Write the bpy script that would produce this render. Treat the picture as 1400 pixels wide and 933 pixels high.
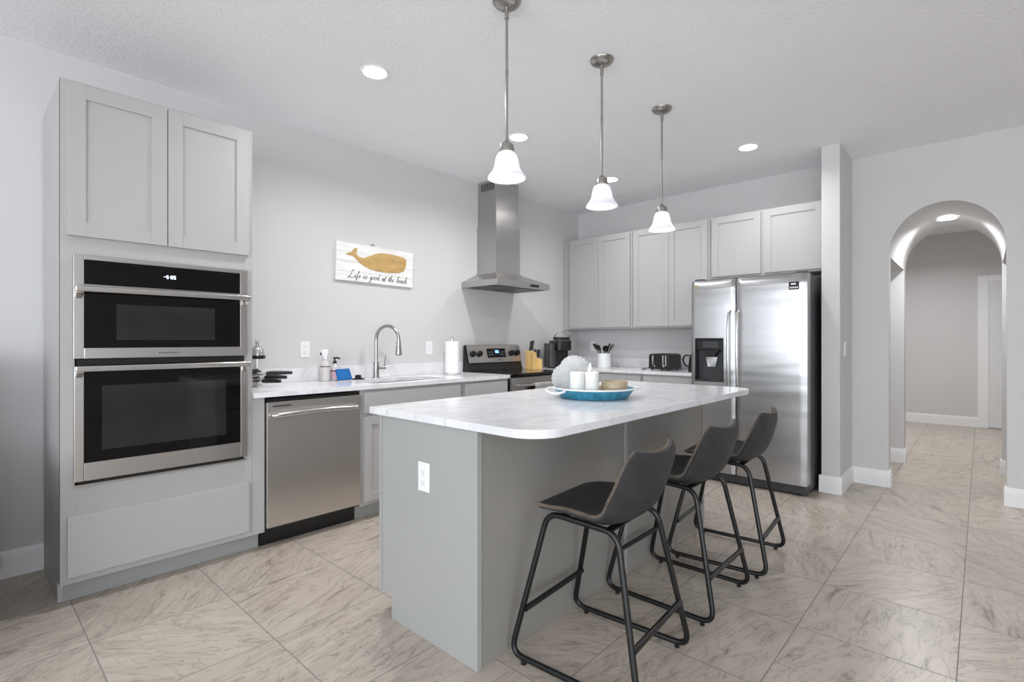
import bpy, bmesh, math, random
from mathutils import Vector, Matrix, Euler
R = math.radians
PI = math.pi
random.seed(4)
S = bpy.context.scene
for o in list(bpy.data.objects): bpy.data.objects.remove(o)
COL = S.collection

# ------------------------------------------------------------------ camera, world, light, exposure
THETA = math.atan(642 / 701.0)
cam_d = bpy.data.cameras.new('camera'); cam = bpy.data.objects.new('camera', cam_d); COL.objects.link(cam)
cam_d.sensor_width = 36; cam_d.lens = 701 / 1400 * 36; cam_d.clip_start = .02
cam.location = (0, 0, 1.21); cam.rotation_euler = (PI / 2, 0, THETA - PI / 2)
S.camera = cam
S.view_settings.view_transform = 'Standard'; S.view_settings.look = 'None'
S.view_settings.exposure = 0.3; S.view_settings.gamma = 1; S.view_settings.use_curve_mapping = False
S.cycles.use_denoising = True
S.cycles.max_bounces = 10; S.cycles.diffuse_bounces = 5; S.cycles.glossy_bounces = 5
S.cycles.transmission_bounces = 8; S.cycles.sample_clamp_indirect = 6
W = bpy.data.worlds.new('daylight'); S.world = W; W.use_nodes = True
bg = W.node_tree.nodes['Background']
bg.inputs[0].default_value = (.80, .90, 1, 1); bg.inputs[1].default_value = 2.2

def area(name, loc, rot, sx, sy, power, col=(1, 1, 1)):
    l = bpy.data.lights.new(name, 'AREA'); l.shape = 'RECTANGLE'; l.size = sx; l.size_y = sy
    l.energy = power; l.color = col
    o = bpy.data.objects.new(name, l); COL.objects.link(o); o.location = loc; o.rotation_euler = rot
    return o
# daylight entering through the big windows of the living side of the room (behind and right of the camera)
area('daylight_window', (-3.9, -.5, 1.55), (0, -PI / 2 - R(20), 0), 1.9, 4.8, 112, (.97, .985, 1))
area('daylight_patio_door', (-1.9, -4.4, 1.3), (PI / 2 + R(20), 0, 0), 3.4, 2.2, 42, (.97, .985, 1))
CAN_W, PEND_W = 10.5, .28

# ------------------------------------------------------------------ materials
def lin(h):
    h = h.lstrip('#'); v = [int(h[i:i + 2], 16) / 255 for i in (0, 2, 4)]
    return tuple([(c / 12.92 if c <= .04045 else ((c + .055) / 1.055) ** 2.4) for c in v] + [1.0])
def new_mat(name):
    m = bpy.data.materials.new(name); m.use_nodes = True
    nt = m.node_tree; return m, nt, nt.nodes['Principled BSDF']
def N(nt, t, **kw):
    n = nt.nodes.new(t)
    for k, v in kw.items(): setattr(n, k, v)
    return n
def mat(name, col, rough=.5, metal=0, var=.04, scale=8, bump=0, bscale=60, stretch=(1, 1, 1), spec=.5, coat=0, emit=None, estr=0, rvar=0, trans=0, sss=0):
    m, nt, b = new_mat(name)
    c = lin(col) if isinstance(col, str) else col
    tc = N(nt, 'ShaderNodeTexCoord'); mp = N(nt, 'ShaderNodeMapping'); mp.inputs['Scale'].default_value = stretch
    nt.links.new(tc.outputs['Object'], mp.inputs[0])
    nz = N(nt, 'ShaderNodeTexNoise'); nz.inputs['Scale'].default_value = scale; nz.inputs['Detail'].default_value = 4
    nt.links.new(mp.outputs[0], nz.inputs['Vector'])
    rp = N(nt, 'ShaderNodeValToRGB')
    rp.color_ramp.elements[0].position = .3; rp.color_ramp.elements[1].position = .7
    rp.color_ramp.elements[0].color = [min(1, x * (1 - var)) for x in c[:3]] + [1]
    rp.color_ramp.elements[1].color = [min(1, x * (1 + var)) for x in c[:3]] + [1]
    nt.links.new(nz.outputs['Fac'], rp.inputs[0]); nt.links.new(rp.outputs[0], b.inputs['Base Color'])
    b.inputs['Roughness'].default_value = rough; b.inputs['Metallic'].default_value = metal
    b.inputs['Specular IOR Level'].default_value = spec
    if coat: b.inputs['Coat Weight'].default_value = coat; b.inputs['Coat Roughness'].default_value = .05
    if trans: b.inputs['Transmission Weight'].default_value = trans
    if sss: b.inputs['Subsurface Weight'].default_value = sss; b.inputs['Subsurface Radius'].default_value = (.02, .02, .02)
    if rvar:
        mr = N(nt, 'ShaderNodeMapRange'); mr.inputs['To Min'].default_value = rough - rvar; mr.inputs['To Max'].default_value = rough + rvar
        nt.links.new(nz.outputs['Fac'], mr.inputs['Value']); nt.links.new(mr.outputs[0], b.inputs['Roughness'])
    if bump:
        n2 = N(nt, 'ShaderNodeTexNoise'); n2.inputs['Scale'].default_value = bscale; n2.inputs['Detail'].default_value = 3
        nt.links.new(mp.outputs[0], n2.inputs['Vector'])
        bp = N(nt, 'ShaderNodeBump'); bp.inputs['Strength'].default_value = bump; bp.inputs['Distance'].default_value = .01
        nt.links.new(n2.outputs['Fac'], bp.inputs['Height']); nt.links.new(bp.outputs[0], b.inputs['Normal'])
    if emit: b.inputs['Emission Color'].default_value = lin(emit); b.inputs['Emission Strength'].default_value = estr
    return m

M = {}
M['wall'] = mat('wall_paint', '#d3d2d2', .75, var=.012, scale=2, bump=.04, bscale=160, spec=.25)
M['ceil'] = mat('ceiling_texture', '#f8f8fb', .9, var=.012, scale=3, bump=.35, bscale=55, spec=.1)
M['trim'] = mat('white_trim', '#eeeeee', .4, var=.01)
M['cab'] = mat('grey_cabinet_paint', '#b2b1b0', .42, var=.012, scale=3, spec=.4)
M['cab_in'] = mat('cabinet_carcass_board', '#a3a2a1', .6, var=.02)  # carcass board, slightly darker grey than the cabinet fronts
M['kick'] = mat('toe_kick_board', '#a4a5a3', .5, var=.02)
M['island'] = mat('island_grey_paint', '#a6a7a5', .5, var=.012, scale=3, spec=.35)
M['island_back'] = mat('island_laminate_back', '#989590', .38, var=.02, scale=2, spec=.4)
M['black'] = mat('black_plastic', '#161617', .35, var=.1)
M['black_matte'] = mat('black_matte', '#101010', .7, var=.1)
M['glass_black'] = mat('black_oven_glass', '#0a0a0b', .06, var=.1, spec=.28)
M['window_dark'] = mat('oven_window_glass', '#29292b', .08, var=.1, spec=.3)
M['cooktop'] = mat('black_ceramic_cooktop', '#070707', .05, var=.05, spec=.6)
M['chrome'] = mat('chrome', '#d6d6d6', .1, 1, var=.02)
M['nickel'] = mat('brushed_nickel', '#a9a7a2', .28, 1, var=.05, scale=30)
M['faucet'] = mat('faucet_steel', '#b2b1ae', .24, 1, var=.04, scale=20)
M['plastic_w'] = mat('white_plastic', '#f1f1f1', .35, var=.01)
M['white_dim'] = mat('white_slots', '#8f8f8f', .5, var=.02)
M['paper'] = mat('paper_towel', '#f4f4f4', .9, var=.02, scale=30, bump=.3, bscale=200)
M['ceramic_w'] = mat('white_ceramic', '#eceeee', .2, var=.015)
M['candle'] = mat('white_candle_wax', '#f3f0ea', .5, var=.02, scale=14, sss=.3)
M['shell_w'] = mat('white_shell', '#f3f3f3', .35, var=.03, scale=25, bump=.3, bscale=40, sss=.2)
M['blue'] = mat('blue_enamel', '#35839f', .3, var=.28, scale=26, bump=.25, bscale=70)
M['rope_w'] = mat('white_enamel', '#ecebea', .35, var=.03)
M['gold'] = mat('golden_whale_wood', '#bf9d63', .5, var=.16, scale=10, stretch=(1, 1, 3))
M['ink'] = mat('black_ink', '#26262a', .6, var=.05)
M['bamboo'] = mat('bamboo_wood', '#e4be7c', .45, var=.15, scale=12, stretch=(3, 3, .4))
M['wicker'] = mat('amber_glass_candle', '#b5a183', .3, var=.25, scale=18, stretch=(.6, .6, 3))
M['pink'] = mat('pink_label', '#d9b6c0', .45, var=.05)
M['clear_pl'] = mat('soap_bottle', '#d4cfce', .2, var=.05)
M['sponge'] = mat('blue_sponge', '#0d68ad', .8, var=.12, scale=40, bump=.4, bscale=120)
M['cord'] = mat('white_cord', '#c9c9c6', .5, var=.03)
M['rubber'] = mat('black_rubber', '#141414', .75, var=.1)
M['stool_metal'] = mat('black_powdercoat', '#111112', .32, var=.1, spec=.5)
M['leather'] = mat('charcoal_leather', '#353537', .55, var=.16, scale=16, bump=.12, bscale=130, spec=.35)
M['fabric_dk'] = mat('dark_sofa_fabric', '#2a2a2d', .9, var=.15, scale=40, bump=.3, bscale=200)
M['display'] = mat('display_digits', '#dfe9ff', .4, emit='#dfe9ff', estr=2.2)
M['display_blue'] = mat('display_blue', '#5f8fd0', .4, emit='#86b4ff', estr=1.3)
M['dark_grey'] = mat('dark_grey_steel', '#4b4c4e', .4, .6, var=.05)
M['fridge_side'] = mat('fridge_side_paint', '#5a5b5d', .45, .3, var=.04)
M['towel'] = mat('white_towel', '#ebe9e6', .95, var=.05, scale=60, bump=.8, bscale=220)
M['bulb'] = mat('lit_bulb', '#ffffff', .4, emit='#fff6ea', estr=2.4)
M['can'] = mat('lit_can_lens', '#ffffff', .5, emit='#ffffff', estr=9)
M['door_w'] = mat('white_door', '#e3e3e3', .45, var=.01)

def steel(name, col='#a9a8a6', rough=.27, aniso=.6, axis='Z', wav=.0, arot=0):
    # brushed stainless: fine streaks along one axis and an anisotropic highlight
    m, nt, b = new_mat(name)
    tc = N(nt, 'ShaderNodeTexCoord'); mp = N(nt, 'ShaderNodeMapping')
    sc = {'X': (3, 700, 700), 'Y': (700, 3, 700), 'Z': (700, 700, 3)}[axis]
    mp.inputs['Scale'].default_value = sc
    nt.links.new(tc.outputs['Object'], mp.inputs[0])
    nz = N(nt, 'ShaderNodeTexNoise'); nz.inputs['Scale'].default_value = 1; nz.inputs['Detail'].default_value = 3
    nt.links.new(mp.outputs[0], nz.inputs['Vector'])
    c = lin(col)
    rp = N(nt, 'ShaderNodeValToRGB'); rp.color_ramp.elements[0].color = [x * .99 for x in c[:3]] + [1]; rp.color_ramp.elements[1].color = [min(1, x * 1.01) for x in c[:3]] + [1]
    nt.links.new(nz.outputs['Fac'], rp.inputs[0]); nt.links.new(rp.outputs[0], b.inputs['Base Color'])
    mr = N(nt, 'ShaderNodeMapRange'); mr.inputs['To Min'].default_value = rough - .015; mr.inputs['To Max'].default_value = rough + .015
    nt.links.new(nz.outputs['Fac'], mr.inputs['Value']); nt.links.new(mr.outputs[0], b.inputs['Roughness'])
    b.inputs['Metallic'].default_value = 1
    b.inputs['Anisotropic'].default_value = aniso; b.inputs['Anisotropic Rotation'].default_value = arot
    tg = N(nt, 'ShaderNodeTangent', direction_type='RADIAL', axis='Z'); nt.links.new(tg.outputs[0], b.inputs['Tangent'])
    if wav:
        m2 = N(nt, 'ShaderNodeMapping'); m2.inputs['Scale'].default_value = (.6, .6, 4.5); nt.links.new(tc.outputs['Object'], m2.inputs[0])
        n2 = N(nt, 'ShaderNodeTexNoise'); n2.inputs['Scale'].default_value = 1.6; n2.inputs['Detail'].default_value = 1
        nt.links.new(m2.outputs[0], n2.inputs['Vector'])
        bp = N(nt, 'ShaderNodeBump'); bp.inputs['Strength'].default_value = wav; bp.inputs['Distance'].default_value = .02
        nt.links.new(n2.outputs['Fac'], bp.inputs['Height']); nt.links.new(bp.outputs[0], b.inputs['Normal'])
    return m
M['steel'] = steel('brushed_steel', '#bcb8b5', .30, .4, 'X')
M['steel_d'] = steel('dishwasher_steel', '#d3cfcb', .32, .4, 'X')
M['steel_f'] = steel('fridge_door_steel', '#b6b6b7', .30, .8, 'Y', .25, 0)
M['steel_h'] = steel('hood_steel', '#bab8b6', .28, .3, 'X')
M['steel_bar'] = steel('handle_steel', '#d2d0cd', .2, 0, 'X')

def marble():
    m, nt, b = new_mat('white_quartz')
    tc = N(nt, 'ShaderNodeTexCoord')
    n1 = N(nt, 'ShaderNodeTexNoise'); n1.inputs['Scale'].default_value = 1.6; n1.inputs['Detail'].default_value = 8; n1.inputs['Distortion'].default_value = 1.6
    mp = N(nt, 'ShaderNodeMapping'); mp.inputs['Scale'].default_value = (1, 2.2, 1); mp.inputs['Rotation'].default_value = (0, 0, .5)
    nt.links.new(tc.outputs['Object'], mp.inputs[0]); nt.links.new(mp.outputs[0], n1.inputs['Vector'])
    rp = N(nt, 'ShaderNodeValToRGB'); e = rp.color_ramp.elements
    e[0].position = .40; e[0].color = lin('#ebebee'); e[1].position = .62; e[1].color = lin('#e9e9ec')
    k = e.new(.50); k.color = lin('#dfdfe2'); k = e.new(.54); k.color = lin('#eeeef0')
    nt.links.new(n1.outputs['Fac'], rp.inputs[0]); nt.links.new(rp.outputs[0], b.inputs['Base Color'])
    b.inputs['Roughness'].default_value = .16; b.inputs['Specular IOR Level'].default_value = .5
    return m
M['marble'] = marble()

def tiles():
    # square stone-look porcelain tiles, 51 cm, straight grid, streak direction changing from tile to tile
    m, nt, b = new_mat('stone_floor_tile')
    T = .512
    tc = N(nt, 'ShaderNodeTexCoord')
    sub = N(nt, 'ShaderNodeVectorMath', operation='SUBTRACT'); sub.inputs[1].default_value = (.372, .066, 0)
    nt.links.new(tc.outputs['Object'], sub.inputs[0])
    sc = N(nt, 'ShaderNodeVectorMath', operation='SCALE'); sc.inputs['Scale'].default_value = 1 / T; nt.links.new(sub.outputs[0], sc.inputs[0])
    fl = N(nt, 'ShaderNodeVectorMath', operation='FLOOR'); nt.links.new(sc.outputs[0], fl.inputs[0])
    fr = N(nt, 'ShaderNodeVectorMath', operation='FRACTION'); nt.links.new(sc.outputs[0], fr.inputs[0])
    wn = N(nt, 'ShaderNodeTexWhiteNoise', noise_dimensions='2D'); nt.links.new(fl.outputs[0], wn.inputs['Vector'])
    ang = N(nt, 'ShaderNodeMapRange'); ang.inputs['To Min'].default_value = -1.0; ang.inputs['To Max'].default_value = .9
    nt.links.new(wn.outputs['Value'], ang.inputs['Value'])
    vr = N(nt, 'ShaderNodeVectorRotate', rotation_type='Z_AXIS'); nt.links.new(sub.outputs[0], vr.inputs['Vector']); nt.links.new(ang.outputs[0], vr.inputs['Angle'])
    off = N(nt, 'ShaderNodeVectorMath', operation='SCALE'); off.inputs['Scale'].default_value = 37; nt.links.new(wn.outputs['Color'], off.inputs[0])
    ad = N(nt, 'ShaderNodeVectorMath', operation='ADD'); nt.links.new(vr.outputs[0], ad.inputs[0]); nt.links.new(off.outputs[0], ad.inputs[1])
    mp = N(nt, 'ShaderNodeMapping'); mp.inputs['Scale'].default_value = (1.5, 7.5, 1); nt.links.new(ad.outputs[0], mp.inputs[0])
    n1 = N(nt, 'ShaderNodeTexNoise'); n1.inputs['Scale'].default_value = 2.3; n1.inputs['Detail'].default_value = 9; n1.inputs['Roughness'].default_value = .68; n1.inputs['Distortion'].default_value = .9
    nt.links.new(mp.outputs[0], n1.inputs['Vector'])
    rp = N(nt, 'ShaderNodeValToRGB'); e = rp.color_ramp.elements
    e[0].position = .31; e[0].color = lin('#8a7f75'); e[1].position = .74; e[1].color = lin('#c6bcb0')
    k = e.new(.42); k.color = lin('#b3a89c'); k = e.new(.52); k.color = lin('#bcb1a5')
    nt.links.new(n1.outputs['Fac'], rp.inputs[0])
    mp2 = N(nt, 'ShaderNodeMapping'); mp2.inputs['Scale'].default_value = (1.1, 4.2, 1); nt.links.new(ad.outputs[0], mp2.inputs[0])
    n2 = N(nt, 'ShaderNodeTexNoise'); n2.inputs['Scale'].default_value = 3.2; n2.inputs['Detail'].default_value = 6; n2.inputs['Roughness'].default_value = .6; n2.inputs['Distortion'].default_value = 1.2
    nt.links.new(mp2.outputs[0], n2.inputs['Vector'])
    r2 = N(nt, 'ShaderNodeValToRGB'); e2 = r2.color_ramp.elements
    e2[0].position = .485; e2[0].color = (1, 1, 1, 1); e2[1].position = .53; e2[1].color = (1, 1, 1, 1); k2 = e2.new(.5); k2.color = (.66, .65, .64, 1)
    nt.links.new(n2.outputs['Fac'], r2.inputs[0])
    vm = N(nt, 'ShaderNodeVectorMath', operation='MULTIPLY'); nt.links.new(rp.outputs[0], vm.inputs[0]); nt.links.new(r2.outputs[0], vm.inputs[1])
    tv = N(nt, 'ShaderNodeMapRange'); tv.inputs['To Min'].default_value = .95; tv.inputs['To Max'].default_value = 1.05; nt.links.new(wn.outputs['Value'], tv.inputs['Value'])
    tm = N(nt, 'ShaderNodeVectorMath', operation='SCALE'); nt.links.new(vm.outputs[0], tm.inputs[0]); nt.links.new(tv.outputs[0], tm.inputs['Scale'])
    # grout mask
    sp = N(nt, 'ShaderNodeSeparateXYZ'); nt.links.new(fr.outputs[0], sp.inputs[0])
    def edge(o):
        a = N(nt, 'ShaderNodeMath', operation='SUBTRACT'); a.inputs[1].default_value = .5; nt.links.new(o, a.inputs[0])
        c = N(nt, 'ShaderNodeMath', operation='ABSOLUTE'); nt.links.new(a.outputs[0], c.inputs[0]); return c.outputs[0]
    mx = N(nt, 'ShaderNodeMath', operation='MAXIMUM'); nt.links.new(edge(sp.outputs[0]), mx.inputs[0]); nt.links.new(edge(sp.outputs[1]), mx.inputs[1])
    gt = N(nt, 'ShaderNodeMath', operation='GREATER_THAN'); gt.inputs[1].default_value = .5 - .0042; nt.links.new(mx.outputs[0], gt.inputs[0])
    mix = N(nt, 'ShaderNodeMix', data_type='RGBA'); nt.links.new(gt.outputs[0], mix.inputs['Factor']); nt.links.new(tm.outputs[0], mix.inputs['A']); mix.inputs['B'].default_value = lin('#8b8580')
    nt.links.new(mix.outputs['Result'], b.inputs['Base Color'])
    rr = N(nt, 'ShaderNodeMapRange'); rr.inputs['To Min'].default_value = .30; rr.inputs['To Max'].default_value = .8; nt.links.new(gt.outputs[0], rr.inputs['Value'])
    nt.links.new(rr.outputs[0], b.inputs['Roughness'])
    bp = N(nt, 'ShaderNodeBump'); bp.inputs['Strength'].default_value = .3; bp.inputs['Distance'].default_value = .003; bp.invert = True
    nt.links.new(gt.outputs[0], bp.inputs['Height']); nt.links.new(bp.outputs[0], b.inputs['Normal'])
    return m
M['tile'] = tiles()

def planks():
    m, nt, b = new_mat('whitewashed_planks')
    tc = N(nt, 'ShaderNodeTexCoord'); mp = N(nt, 'ShaderNodeMapping'); mp.inputs['Scale'].default_value = (2, 2, 30); nt.links.new(tc.outputs['Object'], mp.inputs[0])
    nz = N(nt, 'ShaderNodeTexNoise'); nz.inputs['Scale'].default_value = 1.5; nz.inputs['Detail'].default_value = 6; nt.links.new(mp.outputs[0], nz.inputs['Vector'])
    rp = N(nt, 'ShaderNodeValToRGB'); e = rp.color_ramp.elements; e[0].position = .3; e[0].color = lin('#dddbd7'); e[1].position = .55; e[1].color = lin('#f0efed')
    nt.links.new(nz.outputs['Fac'], rp.inputs[0]); nt.links.new(rp.outputs[0], b.inputs['Base Color']); b.inputs['Roughness'].default_value = .7
    return m
M['planks'] = planks()

def shade_glass():
    # frosted ribbed bell glass, lit from inside by its bulb
    m, nt, b = new_mat('frosted_bell_glass')
    tc = N(nt, 'ShaderNodeTexCoord'); wv = N(nt, 'ShaderNodeTexNoise'); wv.inputs['Scale'].default_value = 30
    nt.links.new(tc.outputs['Object'], wv.inputs['Vector'])
    tr = N(nt, 'ShaderNodeBsdfTranslucent'); tr.inputs[0].default_value = (.93, .94, .98, 1)
    di = N(nt, 'ShaderNodeBsdfPrincipled'); di.inputs['Base Color'].default_value = (.86, .87, .9, 1); di.inputs['Roughness'].default_value = .2
    mx = N(nt, 'ShaderNodeMixShader'); mr = N(nt, 'ShaderNodeMapRange'); mr.inputs['To Min'].default_value = .4; mr.inputs['To Max'].default_value = .55
    nt.links.new(wv.outputs['Fac'], mr.inputs['Value']); nt.links.new(mr.outputs[0], mx.inputs[0])
    nt.links.new(tr.outputs[0], mx.inputs[1]); nt.links.new(di.outputs[0], mx.inputs[2])
    nt.links.new(mx.outputs[0], nt.nodes['Material Output'].inputs['Surface'])
    return m
M['shade'] = shade_glass()

def clear_glass():
    m, nt, b = new_mat('clear_window_glass')
    b.inputs['Base Color'].default_value = (.95, .97, .97, 1); b.inputs['Roughness'].default_value = .02; b.inputs['Transmission Weight'].default_value = 1; b.inputs['IOR'].default_value = 1.05
    return m
M['pane'] = clear_glass()

# ------------------------------------------------------------------ helpers
def link(o): COL.objects.link(o); return o
def thing(name, label, cat, loc=(0, 0, 0), rz=0, group=None):
    o = link(bpy.data.objects.new(name, None)); o.location = loc; o.rotation_euler = (0, 0, rz); o.empty_display_size = .1
    o['label'] = label; o['category'] = cat
    if group: o['group'] = group
    return o
def tag(o, label, cat, group=None):
    o['label'] = label; o['category'] = cat
    if group: o['group'] = group
    return o
def origin_of(p):
    v = Vector((0, 0, 0))
    while p is not None: v += p.location; p = p.parent
    return v
class MB:
    def __init__(s): s.b = bmesh.new()
    def _new(s, verts, mtx=None):
        if mtx is not None: bmesh.ops.transform(s.b, matrix=mtx, verts=verts)
    def box(s, x0, x1, y0, y1, z0, z1, bev=0, seg=2, mtx=None):
        t = bmesh.new(); bmesh.ops.create_cube(t, size=1)
        for v in t.verts: v.co = Vector(((x0 + x1) / 2 + v.co.x * (x1 - x0), (y0 + y1) / 2 + v.co.y * (y1 - y0), (z0 + z1) / 2 + v.co.z * (z1 - z0)))
        if bev: bmesh.ops.bevel(t, geom=t.edges[:], offset=bev, segments=seg, affect='EDGES', profile=.5)
        s.add(t, mtx); return s
    def add(s, t, mtx=None):
        if mtx is not None: bmesh.ops.transform(t, matrix=mtx, verts=t.verts[:])
        me = bpy.data.meshes.new('tmp'); t.to_mesh(me); t.free(); s.b.from_mesh(me); bpy.data.meshes.remove(me)
    def cyl(s, p0, p1, r0, r1=None, n=24, cap=True):
        p0, p1 = Vector(p0), Vector(p1); r1 = r0 if r1 is None else r1
        t = bmesh.new(); d = p1 - p0
        bmesh.ops.create_cone(t, cap_ends=cap, segments=n, radius1=r0, radius2=max(r1, 1e-5), depth=d.length)
        s.add(t, Matrix.Translation((p0 + p1) / 2) @ d.to_track_quat('Z', 'Y').to_matrix().to_4x4()); return s
    def sphere(s, c, r, sc=(1, 1, 1), n=20):
        t = bmesh.new(); bmesh.ops.create_uvsphere(t, u_segments=n, v_segments=n // 2 + 2, radius=r)
        s.add(t, Matrix.Translation(c) @ Matrix.Diagonal((*sc, 1))); return s
    def lathe(s, prof, c=(0, 0, 0), n=32, mtx=None, closed=False, ang=2 * PI):
        t = bmesh.new(); rings = []
        for r, z in prof:
            rings.append([t.verts.new((r * math.cos(2 * PI * k / n), r * math.sin(2 * PI * k / n), z)) for k in range(n)] if r > 1e-6 else [t.verts.new((0, 0, z))])
        pairs = list(zip(rings, rings[1:])) + ([(rings[-1], rings[0])] if closed else [])
        for a, b in pairs:
            for k in range(n):
                k2 = (k + 1) % n
                if len(a) == 1 and len(b) == 1: continue
                if len(a) == 1: t.faces.new((a[0], b[k2], b[k]))
                elif len(b) == 1: t.faces.new((a[k], a[k2], b[0]))
                else: t.faces.new((a[k], a[k2], b[k2], b[k]))
        bmesh.ops.recalc_face_normals(t, faces=t.faces[:])
        s.add(t, (Matrix.Translation(c) @ mtx) if mtx is not None else Matrix.Translation(c)); return s
    def prism(s, poly, a0, a1, plane='XY', bev=0, seg=2, mtx=None):
        # polygon in a plane, extruded along the third axis from a0 to a1
        t = bmesh.new()
        def P(u, v, a): return {'XY': (u, v, a), 'XZ': (u, a, v), 'YZ': (a, u, v)}[plane]
        A = [t.verts.new(P(u, v, a0)) for u, v in poly]; B = [t.verts.new(P(u, v, a1)) for u, v in poly]
        n = len(poly); t.faces.new(A); t.faces.new(B[::-1])
        for k in range(n): t.faces.new((A[k], B[k], B[(k + 1) % n], A[(k + 1) % n]))
        bmesh.ops.recalc_face_normals(t, faces=t.faces[:])
        if bev: bmesh.ops.bevel(t, geom=t.edges[:], offset=bev, segments=seg, affect='EDGES', profile=.5)
        s.add(t, mtx); return s
    def tube(s, pts, r, n=10, closed=False, rfun=None):
        pts = [Vector(p) for p in pts]; m = len(pts); t = bmesh.new(); rings = []; prev = None
        for i, p in enumerate(pts):
            a = pts[(i - 1) % m] if (closed or i) else p; b = pts[(i + 1) % m] if (closed or i < m - 1) else p
            d = (b - a).normalized()
            if prev is None:
                up = Vector((0, 0, 1)) if abs(d.z) < .9 else Vector((1, 0, 0)); u = d.cross(up).normalized()
            else:
                u = prev - d * prev.dot(d); u.normalize()
            prev = u; w = d.cross(u); rr = rfun(i / (m - 1)) if rfun else r
            rings.append([t.verts.new(p + (u * math.cos(2 * PI * k / n) + w * math.sin(2 * PI * k / n)) * rr) for k in range(n)])
        seq = list(zip(rings, rings[1:]))
        for a, b in seq:
            for k in range(n): t.faces.new((a[k], a[(k + 1) % n], b[(k + 1) % n], b[k]))
        if closed:
            a, b = rings[-1], rings[0]; sh = min(range(n), key=lambda q: (a[0].co - b[q].co).length)
            for k in range(n): t.faces.new((a[k], a[(k + 1) % n], b[(k + 1 + sh) % n], b[(k + sh) % n]))
        else: t.faces.new(rings[0][::-1]); t.faces.new(rings[-1])
        bmesh.ops.recalc_face_normals(t, faces=t.faces[:])
        s.add(t); return s
    def quadgrid(s, f, nu, nv, thick=None):
        t = bmesh.new(); V = [[t.verts.new(f(i / nu, j / nv)) for j in range(nv + 1)] for i in range(nu + 1)]
        for i in range(nu):
            for j in range(nv): t.faces.new((V[i][j], V[i + 1][j], V[i + 1][j + 1], V[i][j + 1]))
        if thick: bmesh.ops.solidify(t, geom=t.faces[:], thickness=thick)
        bmesh.ops.recalc_face_normals(t, faces=t.faces[:])
        s.add(t); return s
    def build(s, name, m, parent=None, smooth=35):
        if parent is not None:
            o0 = origin_of(parent)
            for v in s.b.verts: v.co -= o0
        me = bpy.data.meshes.new(name); s.b.to_mesh(me); s.b.free()
        me.materials.append(m if not isinstance(m, str) else M[m])
        for p in me.polygons: p.use_smooth = True
        me.set_sharp_from_angle(angle=R(smooth))
        o = link(bpy.data.objects.new(name, me))
        if parent is not None: o.parent = parent
        w = o.modifiers.new('weighted_normals', 'WEIGHTED_NORMAL'); w.keep_sharp = True; w.mode = 'FACE_AREA'; w.weight = 90   # flat faces stay flat between their rounded edges
        return o
def fillet(pts, rad, n=6, closed=False):
    pts = [Vector(p) for p in pts]; out = []; m = len(pts)
    for i, p in enumerate(pts):
        if not closed and i in (0, m - 1): out.append(p); continue
        a, b = pts[(i - 1) % m], pts[(i + 1) % m]
        r = rad[i] if isinstance(rad, (list, tuple)) else rad
        da, db = (a - p), (b - p); ra = min(r, da.length * .45); rb = min(r, db.length * .45)
        A, B = p + da.normalized() * ra, p + db.normalized() * rb
        for k in range(n + 1):
            t = k / n; out.append(A * (1 - t) ** 2 + p * 2 * t * (1 - t) + B * t * t)
    return out
def catmull(pts, n=6):
    pts = [Vector(p) for p in pts]; out = []
    for i in range(len(pts) - 1):
        p0 = pts[max(i - 1, 0)]; p1 = pts[i]; p2 = pts[i + 1]; p3 = pts[min(i + 2, len(pts) - 1)]
        for k in range(n):
            t = k / n
            out.append(.5 * ((2 * p1) + (-p0 + p2) * t + (2 * p0 - 5 * p1 + 4 * p2 - p3) * t * t + (-p0 + 3 * p1 - 3 * p2 + p3) * t ** 3))
    out.append(pts[-1]); return out
def rrect(u0, u1, v0, v1, r, n=8, corners=(1, 1, 1, 1)):
    out = []
    for (cu, cv, a0, on) in ((u1 - r, v1 - r, 0, corners[0]), (u0 + r, v1 - r, 90, corners[1]), (u0 + r, v0 + r, 180, corners[2]), (u1 - r, v0 + r, 270, corners[3])):
        if not on:
            out.append(((u1 if a0 in (0, 270) else u0), (v1 if a0 in (0, 90) else v0))); continue
        for k in range(n + 1):
            a = R(a0 + 90 * k / n); out.append((cu + r * math.cos(a), cv + r * math.sin(a)))
    return out
def struct(o): o['kind'] = 'structure'; return o
def shaker(mb, axis, face, a0, a1, z0, z1, out, rail=.058, t=.02, rec=.008):
    """framed door: axis 'Y' = door lies in XZ at Y=face and comes out towards -Y; axis 'X' = door lies in YZ towards -X"""
    def bx(u0, u1, w0, w1, d0, d1, bev):
        if axis == 'Y': mb.box(u0, u1, face - d1, face - d0, w0, w1, bev)
        else: mb.box(face - d1, face - d0, u0, u1, w0, w1, bev)
    bv = .0009
    bx(a0, a0 + rail, z0, z1, 0, t, bv); bx(a1 - rail, a1, z0, z1, 0, t, bv)
    bx(a0 + rail, a1 - rail, z0, z0 + rail, 0, t, bv); bx(a0 + rail, a1 - rail, z1 - rail, z1, 0, t, bv)
    bx(a0 + rail - .002, a1 - rail + .002, z0 + rail - .002, z1 - rail + .002, .001, t - rec, 0)
    return mb
H = 2.77; WY = 3.68; BX = 5.23; F = 3.069

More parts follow.
